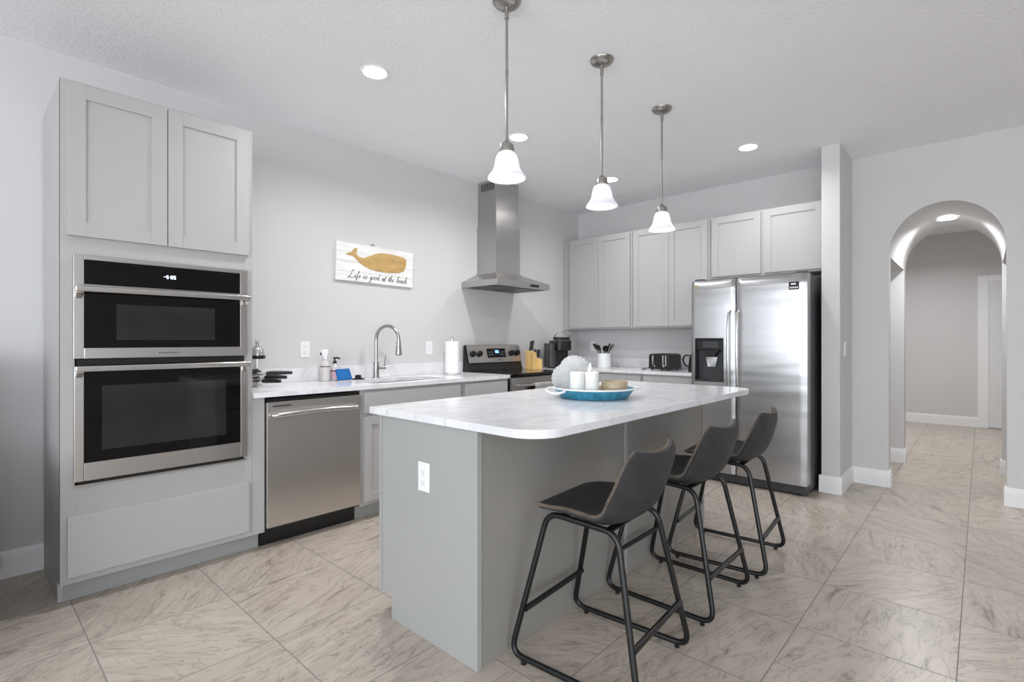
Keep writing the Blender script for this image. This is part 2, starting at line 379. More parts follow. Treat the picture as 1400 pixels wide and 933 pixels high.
# ------------------------------------------------------------------ room shell
struct(MB().box(-4.05, 10.0, -4.6, WY + .12, -.12, 0).build('floor', 'tile'))
struct(MB().box(-4.05, 5.35, -4.6, WY + .12, H, H + .12).build('ceiling', 'ceil'))
struct(MB().box(-4.05, 5.35, WY, WY + .12, 0, H).build('wall_left', 'wall'))
YC, AA, SPR, AB = .215, .352, 1.915, .388
def arch_pts(n=40):
    return [(YC + AA * math.cos(PI * k / n), SPR + AB * math.sin(PI * k / n)) for k in range(n + 1)]
def arch_wall(x0, x1, y0, y1, name):
    t = bmesh.new()
    ap = arch_pts()
    pts = [(y1, 0), (y1, H), (y0, H), (y0, 0), (YC - AA, 0)] + [p for p in ap[::-1]] + [(YC + AA, 0)]
    # faces built as strips so the front stays planar and clean
    def face(poly):
        for x in (x0, x1): t.faces.new([t.verts.new((x, u, v)) for u, v in poly])
    face([(YC + AA, 0), (y1, 0), (y1, H), (YC + AA, H), (YC + AA, SPR)])
    face([(y0, 0), (YC - AA, 0), (YC - AA, SPR), (YC - AA, H), (y0, H)])
    for a, b in zip(ap, ap[1:]): face([a, (a[0], H), (b[0], H), b])
    ring = [(YC + AA, 0)] + ap + [(YC - AA, 0)]
    for a, b in zip(ring, ring[1:]): t.faces.new([t.verts.new((x0, *a)), t.verts.new((x0, *b)), t.verts.new((x1, *b)), t.verts.new((x1, *a))])
    bmesh.ops.remove_doubles(t, verts=t.verts[:], dist=1e-5); bmesh.ops.recalc_face_normals(t, faces=t.faces[:])
    m = MB(); m.add(t); return struct(m.build(name, 'wall'))
arch_wall(BX, BX + .12, -4.6, WY, 'wall_back')
arch_wall(6.38, 6.5, -1.4, 1.9, 'wall_passage')
# barrel vault of the passage: solid block with a vaulted underside that rests on two ledges
t = bmesh.new(); ap = arch_pts(); x0, x1 = BX + .12, 6.38
prof = [(1.22, SPR)] + ap + [(-.79, SPR)]
for a, b in zip(prof, prof[1:]): t.faces.new([t.verts.new((x0, *a)), t.verts.new((x0, *b)), t.verts.new((x1, *b)), t.verts.new((x1, *a))])
bmesh.ops.remove_doubles(t, verts=t.verts[:], dist=1e-5)
m = MB(); m.add(t); m.box(x0, x1, -.79, 1.22, 2.40, 2.77); struct(m.build('ceiling_vault', 'wall'))
struct(MB().box(x0, x1, 1.22, 1.32, 0, 2.77).build('wall_passage_left', 'wall'))
struct(MB().box(x0, x1, -.89, -.79, 0, 2.77).build('wall_passage_right', 'wall'))
# hall beyond
struct(MB().box(9.72, 9.84, -1.4, 2.6, 0, H).build('wall_hall', 'wall'))
struct(MB().box(6.38, 9.84, -1.52, 2.72, H, H + .12).build('ceiling_hall', 'ceil'))
struct(MB().box(6.38, 9.84, 2.6, 2.72, 0, H).build('wall_hall_left', 'wall'))
struct(MB().box(6.38, 9.84, -1.52, -1.4, 0, H).build('wall_hall_right', 'wall'))
# wing wall beside the fridge
struct(MB().box(4.715, BX, .822, .948, 0, H).build('wall_stub', 'wall'))
# living side behind the camera: window wall and patio wall
m = MB(); m.box(-4.05, -3.95, -4.6, -3.2, 0, H); m.box(-4.05, -3.95, 3.2, WY, 0, H); m.box(-4.05, -3.95, -3.2, 3.2, 0, .5); m.box(-4.05, -3.95, -3.2, 3.2, 2.55, H)
struct(m.build('wall_rear', 'wall'))
m = MB(); m.box(-4.05, -3.7, -4.6, -4.5, 0, H); m.box(0, 5.35, -4.6, -4.5, 0, H); m.box(-3.7, 0, -4.6, -4.5, 2.5, H)
struct(m.build('wall_right', 'wall'))
def win(name, along, fixed, a0, a1, z0, z1, bars):
    m = MB()
    def bx(u0, u1, w0, w1):
        if along == 'Y': m.box(fixed - .05, fixed + .02, u0, u1, w0, w1, .004)
        else: m.box(u0, u1, fixed - .05, fixed + .02, w0, w1, .004)
    bx(a0, a1, z0, z0 + .06); bx(a0, a1, z1 - .06, z1)
    for k in range(bars + 1):
        c = a0 + .04 + (a1 - a0 - .08) * k / bars; bx(c - .035, c + .035, z0 + .06, z1 - .06)
    struct(m.build(name, 'trim'))
win('window_1', 'Y', -3.99, -3.2, 3.2, .5, 2.55, 4)
win('window_2', 'X', -4.54, -3.7, 0, 0, 2.5, 3)

# baseboards
BB = [(0, 0), (.016, 0), (.016, .085), (.012, .095), (.012, .115), (.006, .135), (0, .137)]
def baseboard(name, runs):
    m = MB()
    for ax, fixed, sgn, a0, a1 in runs:   # ax 'Y': wall face Y=fixed, board comes out by sgn in Y, runs along X
        if ax == 'Y': m.prism([(fixed + sgn * d, z) for d, z in BB], a0, a1, 'YZ')
        else: m.prism([(fixed + sgn * d, z) for d, z in BB], a0, a1, 'XZ')
    return struct(m.build(name, 'trim', smooth=25))
baseboard('baseboard_left', [('Y', WY, -1, -3.95, .33)])
baseboard('baseboard_stub', [('X', 4.715, -1, .806, .964), ('Y', .822, -1, 4.715, BX - .016), ('Y', .948, 1, 4.715, 4.74)])
baseboard('baseboard_back', [('X', BX, -1, YC + AA - .016, .822), ('X', BX, -1, -4.5, YC - AA + .016)])
baseboard('baseboard_arch', [('Y', YC + AA, -1, BX, BX + .12), ('Y', YC - AA, 1, BX, BX + .12), ('X', 6.38, -1, YC + AA - .016, 1.22), ('X', 6.38, -1, -.79, YC - AA + .016), ('Y', YC + AA, -1, 6.38, 6.5), ('Y', YC - AA, 1, 6.38, 6.5)])
baseboard('baseboard_hall', [('X', 9.72, -1, .04, 2.6)])
# hall door with casing
m = MB(); m.box(9.69, 9.72, -.075, .04, 0, 2.12, .004); m.box(9.69, 9.72, -1.0, -.075, 2.03, 2.12, .004); m.box(9.69, 9.72, -1.09, -1.0, 0, 2.12, .004)
dc = struct(m.build('trim_1', 'trim'))
d = struct(MB().box(9.70, 9.719, -1.0, -.075, .01, 2.03).build('door_1', 'door_w'))

# ------------------------------------------------------------------ tall oven cabinet
X0, X1 = .328, 1.156; KZ = .10; CB = 3.672
c = thing('oven_cabinet', 'tall grey cabinet housing the double wall oven, at the end of the sink run', 'cabinet', (.742, 3.37, 0))
m = MB()
m.prism([(F, KZ), (F + .075, KZ), (F + .075, 0), (CB, 0), (CB, 2.404), (F, 2.404)], X0, X0 + .02, 'YZ')
m.prism([(F, KZ), (F + .075, KZ), (F + .075, 0), (CB, 0), (CB, 2.404), (F, 2.404)], X1 - .02, X1, 'YZ')
m.box(X0 + .02, X1 - .02, F + .02, CB, 2.38, 2.404); m.box(X0 + .02, X1 - .02, F + .02, CB, 1.635, 1.655)
m.box(X0 + .02, X1 - .02, F + .02, CB, .455, .475); m.box(X0 + .02, X1 - .02, F + .02, CB, KZ, KZ + .02); m.box(X0 + .02, X1 - .02, CB - .01, CB, KZ + .02, 2.38)
m.build('carcass', 'cab', c)
m = MB(); m.box(X0, X0 + .052, F - .001, F + .02, KZ, 2.404, .001); m.box(X1 - .046, X1, F - .001, F + .02, KZ, 2.404, .001)
for z0, z1 in ((KZ, .135), (.405, .540), (1.598, 1.70), (2.385, 2.404)): m.box(X0 + .052, X1 - .046, F - .001, F + .02, z0, z1, .0006)
m.build('face_frame', 'cab', c)
shaker(MB(), 'Y', F - .001, .352, .738, 1.692, 2.391, -1, .066).build('door', 'cab', c)
shaker(MB(), 'Y', F - .001, .742, 1.134, 1.692, 2.391, -1, .066).build('door', 'cab', c)
MB().box(.352, 1.134, F - .021, F - .001, .133, .407, .002).build('drawer_front', 'cab', c)
m = MB(); m.box(X0 + .02, X1 + .06, F + .07, F + .085, 0, KZ); m.build('toe_kick', 'kick', c)
m = MB(); m.box(X1 + .0005, 1.224, F - .001, F + .02, KZ, .882, .001); m.build('filler_panel', 'cab', c)

# double wall oven in it
ov = thing('wall_oven', 'stainless double wall oven with microwave above, black glass doors', 'oven', (.745, 3.3, .545))
OX0, OX1 = .385, 1.106; f0 = F - .003
MB().box(OX0 + .01, OX1 - .01, F + .025, F + .53, .56, 1.59).build('oven_body', 'dark_grey', ov)
m = MB()
m.box(.371, .41, f0 - .026, f0, 1.128, 1.608, .003); m.box(1.082, 1.121, f0 - .026, f0, 1.128, 1.608, .003)
m.box(.41, 1.082, f0 - .026, f0, 1.585, 1.608, .003); m.box(.41, 1.082, f0 - .012, f0, 1.466, 1.474, .001)
m.build('trim_frame', 'steel', ov)
pan = MB().box(.41, 1.082, f0 - .02, f0, 1.474, 1.585, .001).build('control_panel', 'glass_black', ov)
SEG = {'0': 'abcdef', '5': 'acdfg', '1': 'bc', '2': 'abged', '6': 'acdefg', '3': 'abgcd'}
def digits(mb, txt, u, v, h, place):
    w = h * .5; t = h * .13
    for ch in txt:
        if ch == ':':
            for q in (.3, .65): place(mb, u + t, u + 2 * t, v + h * q, v + h * q + t)
            u += 3.4 * t; continue
        if ch == '-': place(mb, u, u + w, v + h * .45, v + h * .45 + t); u += w + 2 * t; continue
        bx = {'a': (0, w, h - t, h), 'd': (0, w, 0, t), 'g': (0, w, h / 2 - t / 2, h / 2 + t / 2), 'b': (w - t, w, h / 2, h), 'c': (w - t, w, 0, h / 2), 'f': (0, t, h / 2, h), 'e': (0, t, 0, h / 2)}
        for sg in SEG[ch]: q = bx[sg]; place(mb, u + q[0], u + q[1], v + q[2], v + q[3])
        u += w + 2 * t
m = MB(); digits(m, '-5:05', .722, 1.526, .016, lambda mb, a, b, z0, z1: mb.box(a, b, f0 - .0212, f0 - .0198, z0, z1)); m.build('clock_digits', 'display', pan)
def oven_door(z0, z1, gz0, gz1, wx0, wx1, wz0, wz1, hz, side):
    m = MB(); y0, y1 = f0 - .03, f0 - .0005
    if side: m.box(.373, .409, y0, y1, z0, z1, .003); m.box(1.083, 1.119, y0, y1, z0, z1, .003)
    m.box(.409, 1.083, y0, y1, z0, gz0, .003)
    if z1 - gz1 > .004: m.box(.409, 1.083, y0, y1, gz1, z1, .003)
    d = m.build('oven_door', 'steel', ov)
    MB().box(.409, 1.083, f0 - .024, f0 - .004, gz0, gz1, .001).build('door_glass', 'glass_black', d)
    MB().box(wx0, wx1, f0 - .0248, f0 - .023, wz0, wz1, .0004).build('viewing_window', 'window_dark', d)
    m = MB(); m.box(.372, 1.120, f0 - .082, f0 - .060, hz - .013, hz + .013, .005, 3)
    for a, b in ((.378, .402), (1.09, 1.114)): m.prism([(f0 - .07, hz + .010), (f0 - .07, hz - .018), (f0 - .03, hz - .042), (f0 - .03, hz + .005)], a, b, 'YZ', .002)
    m.build('handle', 'steel_bar', d)
oven_door(1.128, 1.455, 1.178, 1.452, .53, .955, 1.215, 1.385, 1.447, False)
oven_door(.565, 1.095, .648, 1.072, .475, 1.01, .70, 1.0, 1.083, True)
m = MB(); m.box(.385, 1.106, f0 - .016, f0, 1.098, 1.126, .001); m.build('vent_gap', 'black_matte', ov)
m = MB(); m.box(.39, 1.10, f0 - .018, f0, .548, .562, .001); m.build('vent_gap', 'black_matte', ov)
m = MB(); m.box(.375, 1.116, f0 - .012, f0, .541, .548, .001); m.build('bottom_trim', 'steel', ov)
m = MB()
for k in range(8): m.box(.70 + k * .011, .706 + k * .011, f0 - .0306, f0 - .0295, 1.148, 1.1545)
m.build('brand_mark', 'dark_grey', ov)

# ------------------------------------------------------------------ dishwasher
dw = thing('dishwasher', 'stainless dishwasher with a bar handle beside the tall oven cabinet', 'dishwasher', (1.53, 3.37, 0))
MB().box(1.236, 1.832, F + .01, F + .56, .105, .862).build('tub_body', 'dark_grey', dw)
d = MB().box(1.230, 1.834, F - .022, F + .008, .122, .852, .004).build('door_panel', 'steel_d', dw)
pts = fillet([(1.256, F - .024, .782), (1.262, F - .064, .782), (1.80, F - .064, .782), (1.806, F - .024, .782)], .02)
m = MB(); m.tube([(x, y, z + .010 * math.sin((x - 1.256) / .55 * PI)) for x, y, z in catmull([(1.254, F - .022, .776), (1.268, F - .05, .776), (1.35, F - .062, .776), (1.53, F - .066, .776), (1.71, F - .062, .776), (1.795, F - .05, .776), (1.809, F - .022, .776)], 8)], .0145, 12)
m.build('handle', 'steel_bar', dw)
m = MB(); m.box(1.232, 1.834, F - .004, F + .02, .853, .872, .001); m.build('top_gasket', 'black', dw)
m = MB(); m.box(1.222, 1.836, F + .060, F + .075, .004, .118, .001)
for x in (1.245, 1.81): m.cyl((x, F + .06, .07), (x, F + .056, .07), .006, n=12)
m.build('kick_plate', 'black', dw)
m = MB(); m.box(1.262, 1.37, F - .0228, F - .0215, .824, .832)
m.build('brand_mark', 'dark_grey', dw)

# ------------------------------------------------------------------ base cabinets along the left wall
def base_cab(label, x0, x1, fronts, doors, name='base_cabinet', group='grey base cabinets'):
    c = thing(name, label, 'cabinet', ((x0 + x1) / 2, 3.37, 0), 0, group)
    m = MB(); m.box(x0 + .001, x0 + .02, F + .02, CB, KZ, .882); m.box(x1 - .02, x1 - .001, F + .02, CB, KZ, .882); m.box(x0 + .02, x1 - .02, F + .02, CB, KZ, KZ + .02); m.box(x0 + .02, x1 - .02, CB - .01, CB, KZ + .02, .6)
    m.build('carcass', 'cab_in', c)
    m = MB(); m.box(x0 + .001, x0 + .04, F - .001, F + .02, KZ, .882, .001); m.box(x1 - .04, x1 - .001, F - .001, F + .02, KZ, .882, .001)
    for z0, z1 in ((KZ, .14), (.69, .74), (.85, .882)): m.box(x0 + .04, x1 - .04, F - .001, F + .02, z0, z1, .0006)
    m.build('face_frame', 'cab', c)
    for a, b, nm in fronts: MB().box(a, b, F - .021, F - .001, .722, .862, .002).build(nm, 'cab', c)
    for a, b in doors: shaker(MB(), 'Y', F - .001, a, b, .128, .70, -1, .056).build('door', 'cab', c)
    m = MB(); m.box(x0 + .002, x1 - .002, F + .07, F + .085, 0, KZ); m.build('toe_kick', 'kick', c)
    return c
base_cab('grey sink base cabinet with a wide false drawer front, right of the dishwasher', 1.842, 2.753, [(1.868, 2.727, 'drawer_front')], [(1.868, 2.296), (2.30, 2.727)])
base_cab('narrow grey base cabinet between the sink cabinet and the range', 2.755, 3.296, [(2.782, 3.270, 'drawer_front')], [(2.782, 3.270)])

# left worktop with undermount sink cut-out
wt = thing('worktop', 'white quartz worktop along the sink wall with a low backsplash', 'worktop', (2.23, 3.36, .884))
def slab_hole(mb, x0, x1, y0, y1, hx0, hx1, hy0, hy1, z0, z1, rad):
    t = bmesh.new(); hole = rrect(hx0, hx1, hy0, hy1, rad, 6)
    out = [(x1, y1), (x0, y1), (x0, y0), (x1, y0)]
    n = 7
    for z, flip in ((z1, False), (z0, True)):
        for q in range(4):
            arc = hole[q * n:(q + 1) * n]; nxt = hole[((q + 1) % 4) * n]
            o0, o1 = out[q], out[(q + 1) % 4]
            f = [o0] + arc[::1][::-1][::-1]
            t.faces.new([t.verts.new((*p, z)) for p in ([o0] + arc[::-1])])
            t.faces.new([t.verts.new((*p, z)) for p in [o0, o1, nxt, arc[-1]]][::1])
    L = len(hole)
    for k in range(L):
        a, b = hole[k], hole[(k + 1) % L]; t.faces.new([t.verts.new((*a, z0)), t.verts.new((*b, z0)), t.verts.new((*b, z1)), t.verts.new((*a, z1))])
    for k in range(4):
        a, b = out[k], out[(k + 1) % 4]; t.faces.new([t.verts.new((*a, z0)), t.verts.new((*b, z0)), t.verts.new((*b, z1)), t.verts.new((*a, z1))])
    bmesh.ops.remove_doubles(t, verts=t.verts[:], dist=1e-5); bmesh.ops.recalc_face_normals(t, faces=t.faces[:])
    mb.add(t)
SX0, SX1, SY0, SY1 = 1.98, 2.68, 3.13, 3.50
m = MB(); slab_hole(m, 1.157, 3.300, 3.044, WY - .001, SX0, SX1, SY0, SY1, .884, .914, .05); m.build('slab', 'marble', wt, 30)
MB().box(1.157, 3.300, WY - .021, WY - .001, .9145, 1.015, .002).build('backsplash', 'marble', wt)
sk = MB()
prof = [(SX0 - .012, SX1 + .012, SY0 - .012, SY1 + .012, .882), (SX0 - .004, SX1 + .004, SY0 - .004, SY1 + .004, .882), (SX0 + .004, SX1 - .004, SY0 + .004, SY1 - .004, .70), (SX0 + .03, SX1 - .03, SY0 + .03, SY1 - .03, .68)]
t = bmesh.new(); rings = [[t.verts.new((u, v, z)) for u, v in rrect(a, b, c_, d_, .05, 6)] for a, b, c_, d_, z in prof]
for a, b in zip(rings, rings[1:]):
    for k in range(len(a)): t.faces.new((a[k], a[(k + 1) % len(a)], b[(k + 1) % len(a)], b[k]))
t.faces.new(rings[-1]); bmesh.ops.recalc_face_normals(t, faces=t.faces[:]); sk.add(t)
sink = thing('sink', 'undermount steel sink bowl set in the worktop below the faucet', 'sink', (2.33, 3.315, .68))
sk.build('bowl', 'steel', sink); MB().cyl((2.33, 3.32, .6805), (2.33, 3.32, .684), .045).build('drain', 'chrome', sink)

# faucet
fx, fy = 2.30, 3.585
fa = thing('faucet', 'tall gooseneck pull-down faucet in brushed steel behind the sink', 'faucet', (fx, fy, .914))
m = MB(); m.cyl((fx, fy, .9145), (fx, fy, .921), .031); m.cyl((fx, fy, .921), (fx, fy, 1.04), .0235); m.build('faucet_base', 'faucet', fa)
gx, gy = math.sin(R(22)), -math.cos(R(22))   # spout swings over the bowl
path = [(fx, fy, 1.04), (fx, fy, 1.22)]
rad = .105
for k in range(0, 15):
    a = PI - PI * 1.03 * k / 14; path.append((fx + gx * (rad + rad * math.cos(a)), fy + gy * (rad + rad * math.cos(a)), 1.22 + rad * math.sin(a) * 1.05))
m = MB(); m.tube(path, .0135, 14); m.build('gooseneck', 'faucet', fa)
ex, ey, ez = path[-1]
m = MB(); m.cyl((ex, ey, ez + .005), (ex, ey, ez - .035), .0165, .019); m.cyl((ex, ey, ez - .035), (ex, ey, ez - .105), .019, .027); m.cyl((ex, ey, ez - .105), (ex, ey, ez - .112), .025, .022); m.build('spray_head', 'faucet', fa)
m = MB(); m.cyl((fx + .02, fy - .006, .995), (fx + .075, fy - .022, .995), .013); m.tube([(fx + .066, fy - .02, 1.0), (fx + .068, fy - .021, 1.05), (fx + .074, fy - .023, 1.095)], .005, 8); m.build('handle', 'faucet', fa)

# ------------------------------------------------------------------ corner worktop and back run
cw = thing('worktop', 'white quartz corner worktop running from the range to the fridge', 'worktop', (4.65, 3.0, .884))
CXF = 4.595
MB().prism([(4.075, 3.044), (CXF, 3.044), (CXF, 1.925), (BX - .001, 1.925), (BX - .001, WY - .001), (4.075, WY - .001)], .884, .914, 'XY', .002).build('slab', 'marble', cw)
m = MB(); m.box(4.075, BX - .021, WY - .021, WY - .001, .9145, 1.015, .002); m.box(BX - .021, BX - .001, 1.925, WY - .021, .9145, 1.015, .002); m.build('backsplash', 'marble', cw)
def back_cab(label, y0, y1):
    c = thing('base_cabinet', label, 'cabinet', (4.9, (y0 + y1) / 2, 0), 0, 'grey base cabinets'); fx_ = 4.62
    m = MB(); m.box(fx_ + .02, BX - .01, y0 + .001, y0 + .02, KZ, .882); m.box(fx_ + .02, BX - .01, y1 - .02, y1 - .001, KZ, .882); m.box(fx_ + .02, BX - .01, y0 + .02, y1 - .02, KZ, KZ + .02)
    m.build('carcass', 'cab_in', c)
    m = MB(); m.box(fx_ - .001, fx_ + .02, y0 + .001, y0 + .035, KZ, .882, .001); m.box(fx_ - .001, fx_ + .02, y1 - .035, y1 - .001, KZ, .882, .001)
    for z0, z1 in ((KZ, .14), (.69, .74), (.85, .882)): m.box(fx_ - .001, fx_ + .02, y0 + .035, y1 - .035, z0, z1, .0006)
    m.build('face_frame', 'cab', c)
    MB().box(fx_ - .021, fx_ - .001, y0 + .012, y1 - .012, .722, .862, .002).build('drawer_front', 'cab', c)
    shaker(MB(), 'X', fx_ - .001, y0 + .012, y1 - .012, .128, .70, -1, .056).build('door', 'cab', c)
    MB().box(fx_ + .07, fx_ + .085, y0 + .002, y1 - .002, 0, KZ).build('toe_kick', 'kick', c)
back_cab('grey base cabinet against the fridge, under the toaster', 1.93, 2.475)
back_cab('grey base cabinet in the corner, under the utensil crock', 2.477, 3.04)
c = thing('base_cabinet', 'grey corner base cabinet right of the range, under the knife block', 'cabinet', (4.4, 3.37, 0), 0, 'grey base cabinets')
m = MB(); m.box(4.078, 4.098, F + .02, CB, KZ, .882); m.box(4.098, 4.6, F + .02, CB, KZ, KZ + .02); m.box(4.098, 4.6, CB - .01, CB, KZ + .02, .882); m.build('carcass', 'cab_in', c)
m = MB(); m.box(4.078, 4.11, F - .001, F + .02, KZ, .882, .001); m.box(4.56, 4.61, F - .001, F + .02, KZ, .882, .001); m.box(4.11, 4.56, F - .001, F + .02, .85, .882, .0006); m.box(4.11, 4.56, F - .001, F + .02, KZ, .14, .0006); m.box(4.11, 4.56, F - .001, F + .02, .69, .74, .0006); m.build('face_frame', 'cab', c)
MB().box(4.096, 4.574, F - .021, F - .001, .722, .862, .002).build('drawer_front', 'cab', c)
shaker(MB(), 'Y', F - .001, 4.096, 4.574, .128, .70, -1, .056).build('door', 'cab', c)
MB().box(4.08, 4.60, F + .07, F + .085, 0, KZ).build('toe_kick', 'kick', c)

# upper cabinets
UF = 4.90
def upper(label, y0, y1, z0, z1, doors, bottom_rail):
    c = thing('upper_cabinet', label, 'cabinet', (5.06, (y0 + y1) / 2, z0), 0, 'grey upper cabinets')
    m = MB(); m.box(UF + .02, BX - .001, y0 + .001, y1 - .001, z0, z1, .001); m.build('carcass', 'cab', c)
    m = MB(); m.box(UF - .001, UF + .0195, y0 + .001, y1 - .001, z0, z1, .001); m.build('face_frame', 'cab', c)
    for a, b in doors: shaker(MB(), 'X', UF - .0015, a, b, z0 + bottom_rail, z1 - .012, -1, .058).build('door', 'cab', c)
    return c
upper('grey two-door upper cabinet in the corner by the range wall', 2.745, 3.572, 1.343, 2.385, [(2.767, 3.158), (3.161, 3.553)], .018)
upper('grey two-door upper cabinet next to the fridge, above the toaster', 1.916, 2.743, 1.343, 2.385, [(1.937, 2.327), (2.330, 2.722)], .018)
c = upper('short grey two-door cabinet above the fridge', .952, 1.914, 1.797, 2.385, [(.968, 1.430), (1.457, 1.893)], .02)
fp = MB().box(UF + .02, UF + .035, 3.573, WY - .001, 1.343, 2.385, .001).build('trim_2', 'cab'); struct(fp)

# ------------------------------------------------------------------ range
RX0, RX1, RF = 3.304, 4.070, 3.035
rg = thing('range', 'stainless electric range with black ceramic top and rear control panel', 'range', (3.687, 3.35, 0))
m = MB(); m.box(RX0, RX1, RF + .03, WY - .03, .02, .895, .002)
for x in (RX0 + .05, RX1 - .05):
    for y in (RF + .1, WY - .09): m.cyl((x, y, 0), (x, y, .03), .018, n=12)
m.build('range_body', 'black', rg)
ct = MB().box(RX0 - .001, RX1 + .001, RF - .008, WY - .085, .897, .921, .006, 3).build('cooktop', 'cooktop', rg)
for x, y, r in ((3.49, 3.2, .11), (3.89, 3.2, .085), (3.49, 3.46, .085), (3.89, 3.46, .11)):
    m = MB(); m.lathe([(r, .9212), (r, .9216), (r - .004, .9216), (r - .004, .9212)], (x, y, 0), 40, closed=True); m.build('burner_ring', 'dark_grey', ct)
# backguard: black riser, tilted steel fascia
m = MB(); m.prism([(3.575, .922), (3.60, .998), (3.645, 1.166), (WY - .022, 1.170), (WY - .022, .922)], RX0, RX1, 'YZ', .002); bgd = m.build('backguard', 'black', rg)
tilt = lambda z: 3.588 + (z - .995) * .258
m = MB(); m.prism([(tilt(.998) - .006, .998), (tilt(1.166) - .006, 1.166), (tilt(1.168) + .004, 1.172), (tilt(.998) + .004, .996)], RX0 + .012, RX1 - .004, 'YZ', .002); m.build('control_fascia', 'steel', bgd)
kn = Matrix.Rotation(R(90 - 14), 4, 'X')
for x in (3.375, 3.465, 3.925, 4.01):
    m = MB(); z = 1.085; y = tilt(z) - .008
    m.lathe([(0, .026), (.024, .026), (.027, .022), (.029, 0), (0, 0)], (x, y, z), 24, mtx=kn); m.box(x - .003, x + .003, y - .032, y - .022, z - .012, z + .026, .001); m.build('knob', 'black', bgd)
m = MB(); m.prism([(tilt(1.045) - .010, 1.045), (tilt(1.135) - .010, 1.135), (tilt(1.135) + .002, 1.135), (tilt(1.045) + .002, 1.045)], 3.575, 3.835, 'YZ', .001); ds = m.build('display_panel', 'glass_black', bgd)
m = MB(); sl = .258
def pl(mb, a, b, z0, z1): mb.prism([(tilt(z0) - .0115, z0), (tilt(z1) - .0115, z1), (tilt(z1) - .009, z1), (tilt(z0) - .009, z0)], a, b, 'YZ')
pl(m, 3.685, 3.735, 1.088, 1.118); m.build('lit_display', 'display_blue', ds)
for xk in (3.592, 3.755):
    m = MB()
    for k in range(4):
        for r in range(2): pl(m, xk + k * .018, xk + .010 + k * .018, 1.07 + r * .025, 1.077 + r * .025)
    m.build('key_marks', 'white_dim', ds)
m = MB()
for k in range(7): pl(m, 3.70 + k * .009, 3.7055 + k * .009, 1.018, 1.025)
m.build('brand_mark', 'dark_grey', bgd)
od = MB().box(RX0 + .006, RX1 - .006, RF - .004, RF + .028, .22, .885, .004).build('oven_door', 'steel', rg)
MB().box(RX0 + .10, RX1 - .10, RF - .0065, RF - .003, .36, .74, .001).build('door_glass', 'glass_black', od)
m = MB(); m.tube([(RX0 + .05, RF - .058, .815), (RX1 - .05, RF - .058, .815)], .012, 12)
for x in (RX0 + .09, RX1 - .09): m.cyl((x, RF - .058, .815), (x, RF - .003, .815), .009, n=12)
m.build('handle', 'steel_bar', od)
MB().box(RX0 + .006, RX1 - .006, RF - .004, RF + .028, .06, .212, .004).build('drawer_front', 'steel', rg)
# towel over the handle
tw = MB()
def twf(u, v):
    x = 3.545 + u * .33 + .004 * math.sin(v * 9)
    s = (v - .47) * .62
    a = s / .0175
    if abs(a) < PI / 2: y = RF - .058 - .0175 * math.sin(a); z = .815 + .0175 * math.cos(a)
    else:
        sg = 1 if a > 0 else -1; y = RF - .058 - sg * .0175; z = .815 - (abs(s) - .0175 * PI / 2)
        y += -.006 * sg * (1 if sg > 0 else 0) * math.sin(u * 14) * min(1, (abs(s)) * 8)
    return (x, y, z)
tw.quadgrid(twf, 24, 60, .004); tag(tw.build('towel', 'towel'), 'white textured towel hanging over the range door handle', 'towel')

# ------------------------------------------------------------------ range hood
hd = thing('range_hood', 'stainless chimney range hood on the wall above the range', 'range hood', (3.676, 3.44, 1.715))
hx0, hx1, hy0 = 3.300, 4.056, 3.20; hw = WY - .001
m = MB(); t = bmesh.new()
lv = [(hx0, hx1, hy0, 1.718), (hx0, hx1, hy0, 1.772), (3.495, 3.857, 3.405, 1.862), (3.495, 3.857, 3.405, 1.872)]
rings = [[t.verts.new(p) for p in ((a, y, z), (b, y, z), (b, hw, z), (a, hw, z))] for a, b, y, z in lv]
for a, b in zip(rings, rings[1:]):
    for k in range(4): t.faces.new((a[k], a[(k + 1) % 4], b[(k + 1) % 4], b[k]))
t.faces.new(rings[-1]); t.faces.new(rings[0][::-1]); bmesh.ops.recalc_face_normals(t, faces=t.faces[:]); m.add(t)
cn = m.build('canopy', 'steel_h', hd, 20)
m = MB(); m.box(3.505, 3.847, 3.415, hw, 1.872, 2.335, .003); m.build('lower_chimney', 'steel_h', hd)
m = MB(); m.box(3.515, 3.837, 3.425, hw, 2.335, H - .001, .003); up = m.build('upper_chimney', 'steel_h', hd)
m = MB()
for k in range(9): m.box(3.5138, 3.5155, 3.452 + k * .021, 3.462 + k * .021, 2.67, 2.745)
m.build('vent_slots', 'black_matte', up)
MB().box(3.755, 3.885, hy0 - .0015, hy0 + .001, 1.731, 1.757, .001).build('control_strip', 'black', cn)
m = MB()
for a in (3.33, 3.69): m.box(a, a + .33, hy0 + .05, hw - .06, 1.7135, 1.7178, .001)
m.build('filter', 'dark_grey', hd)

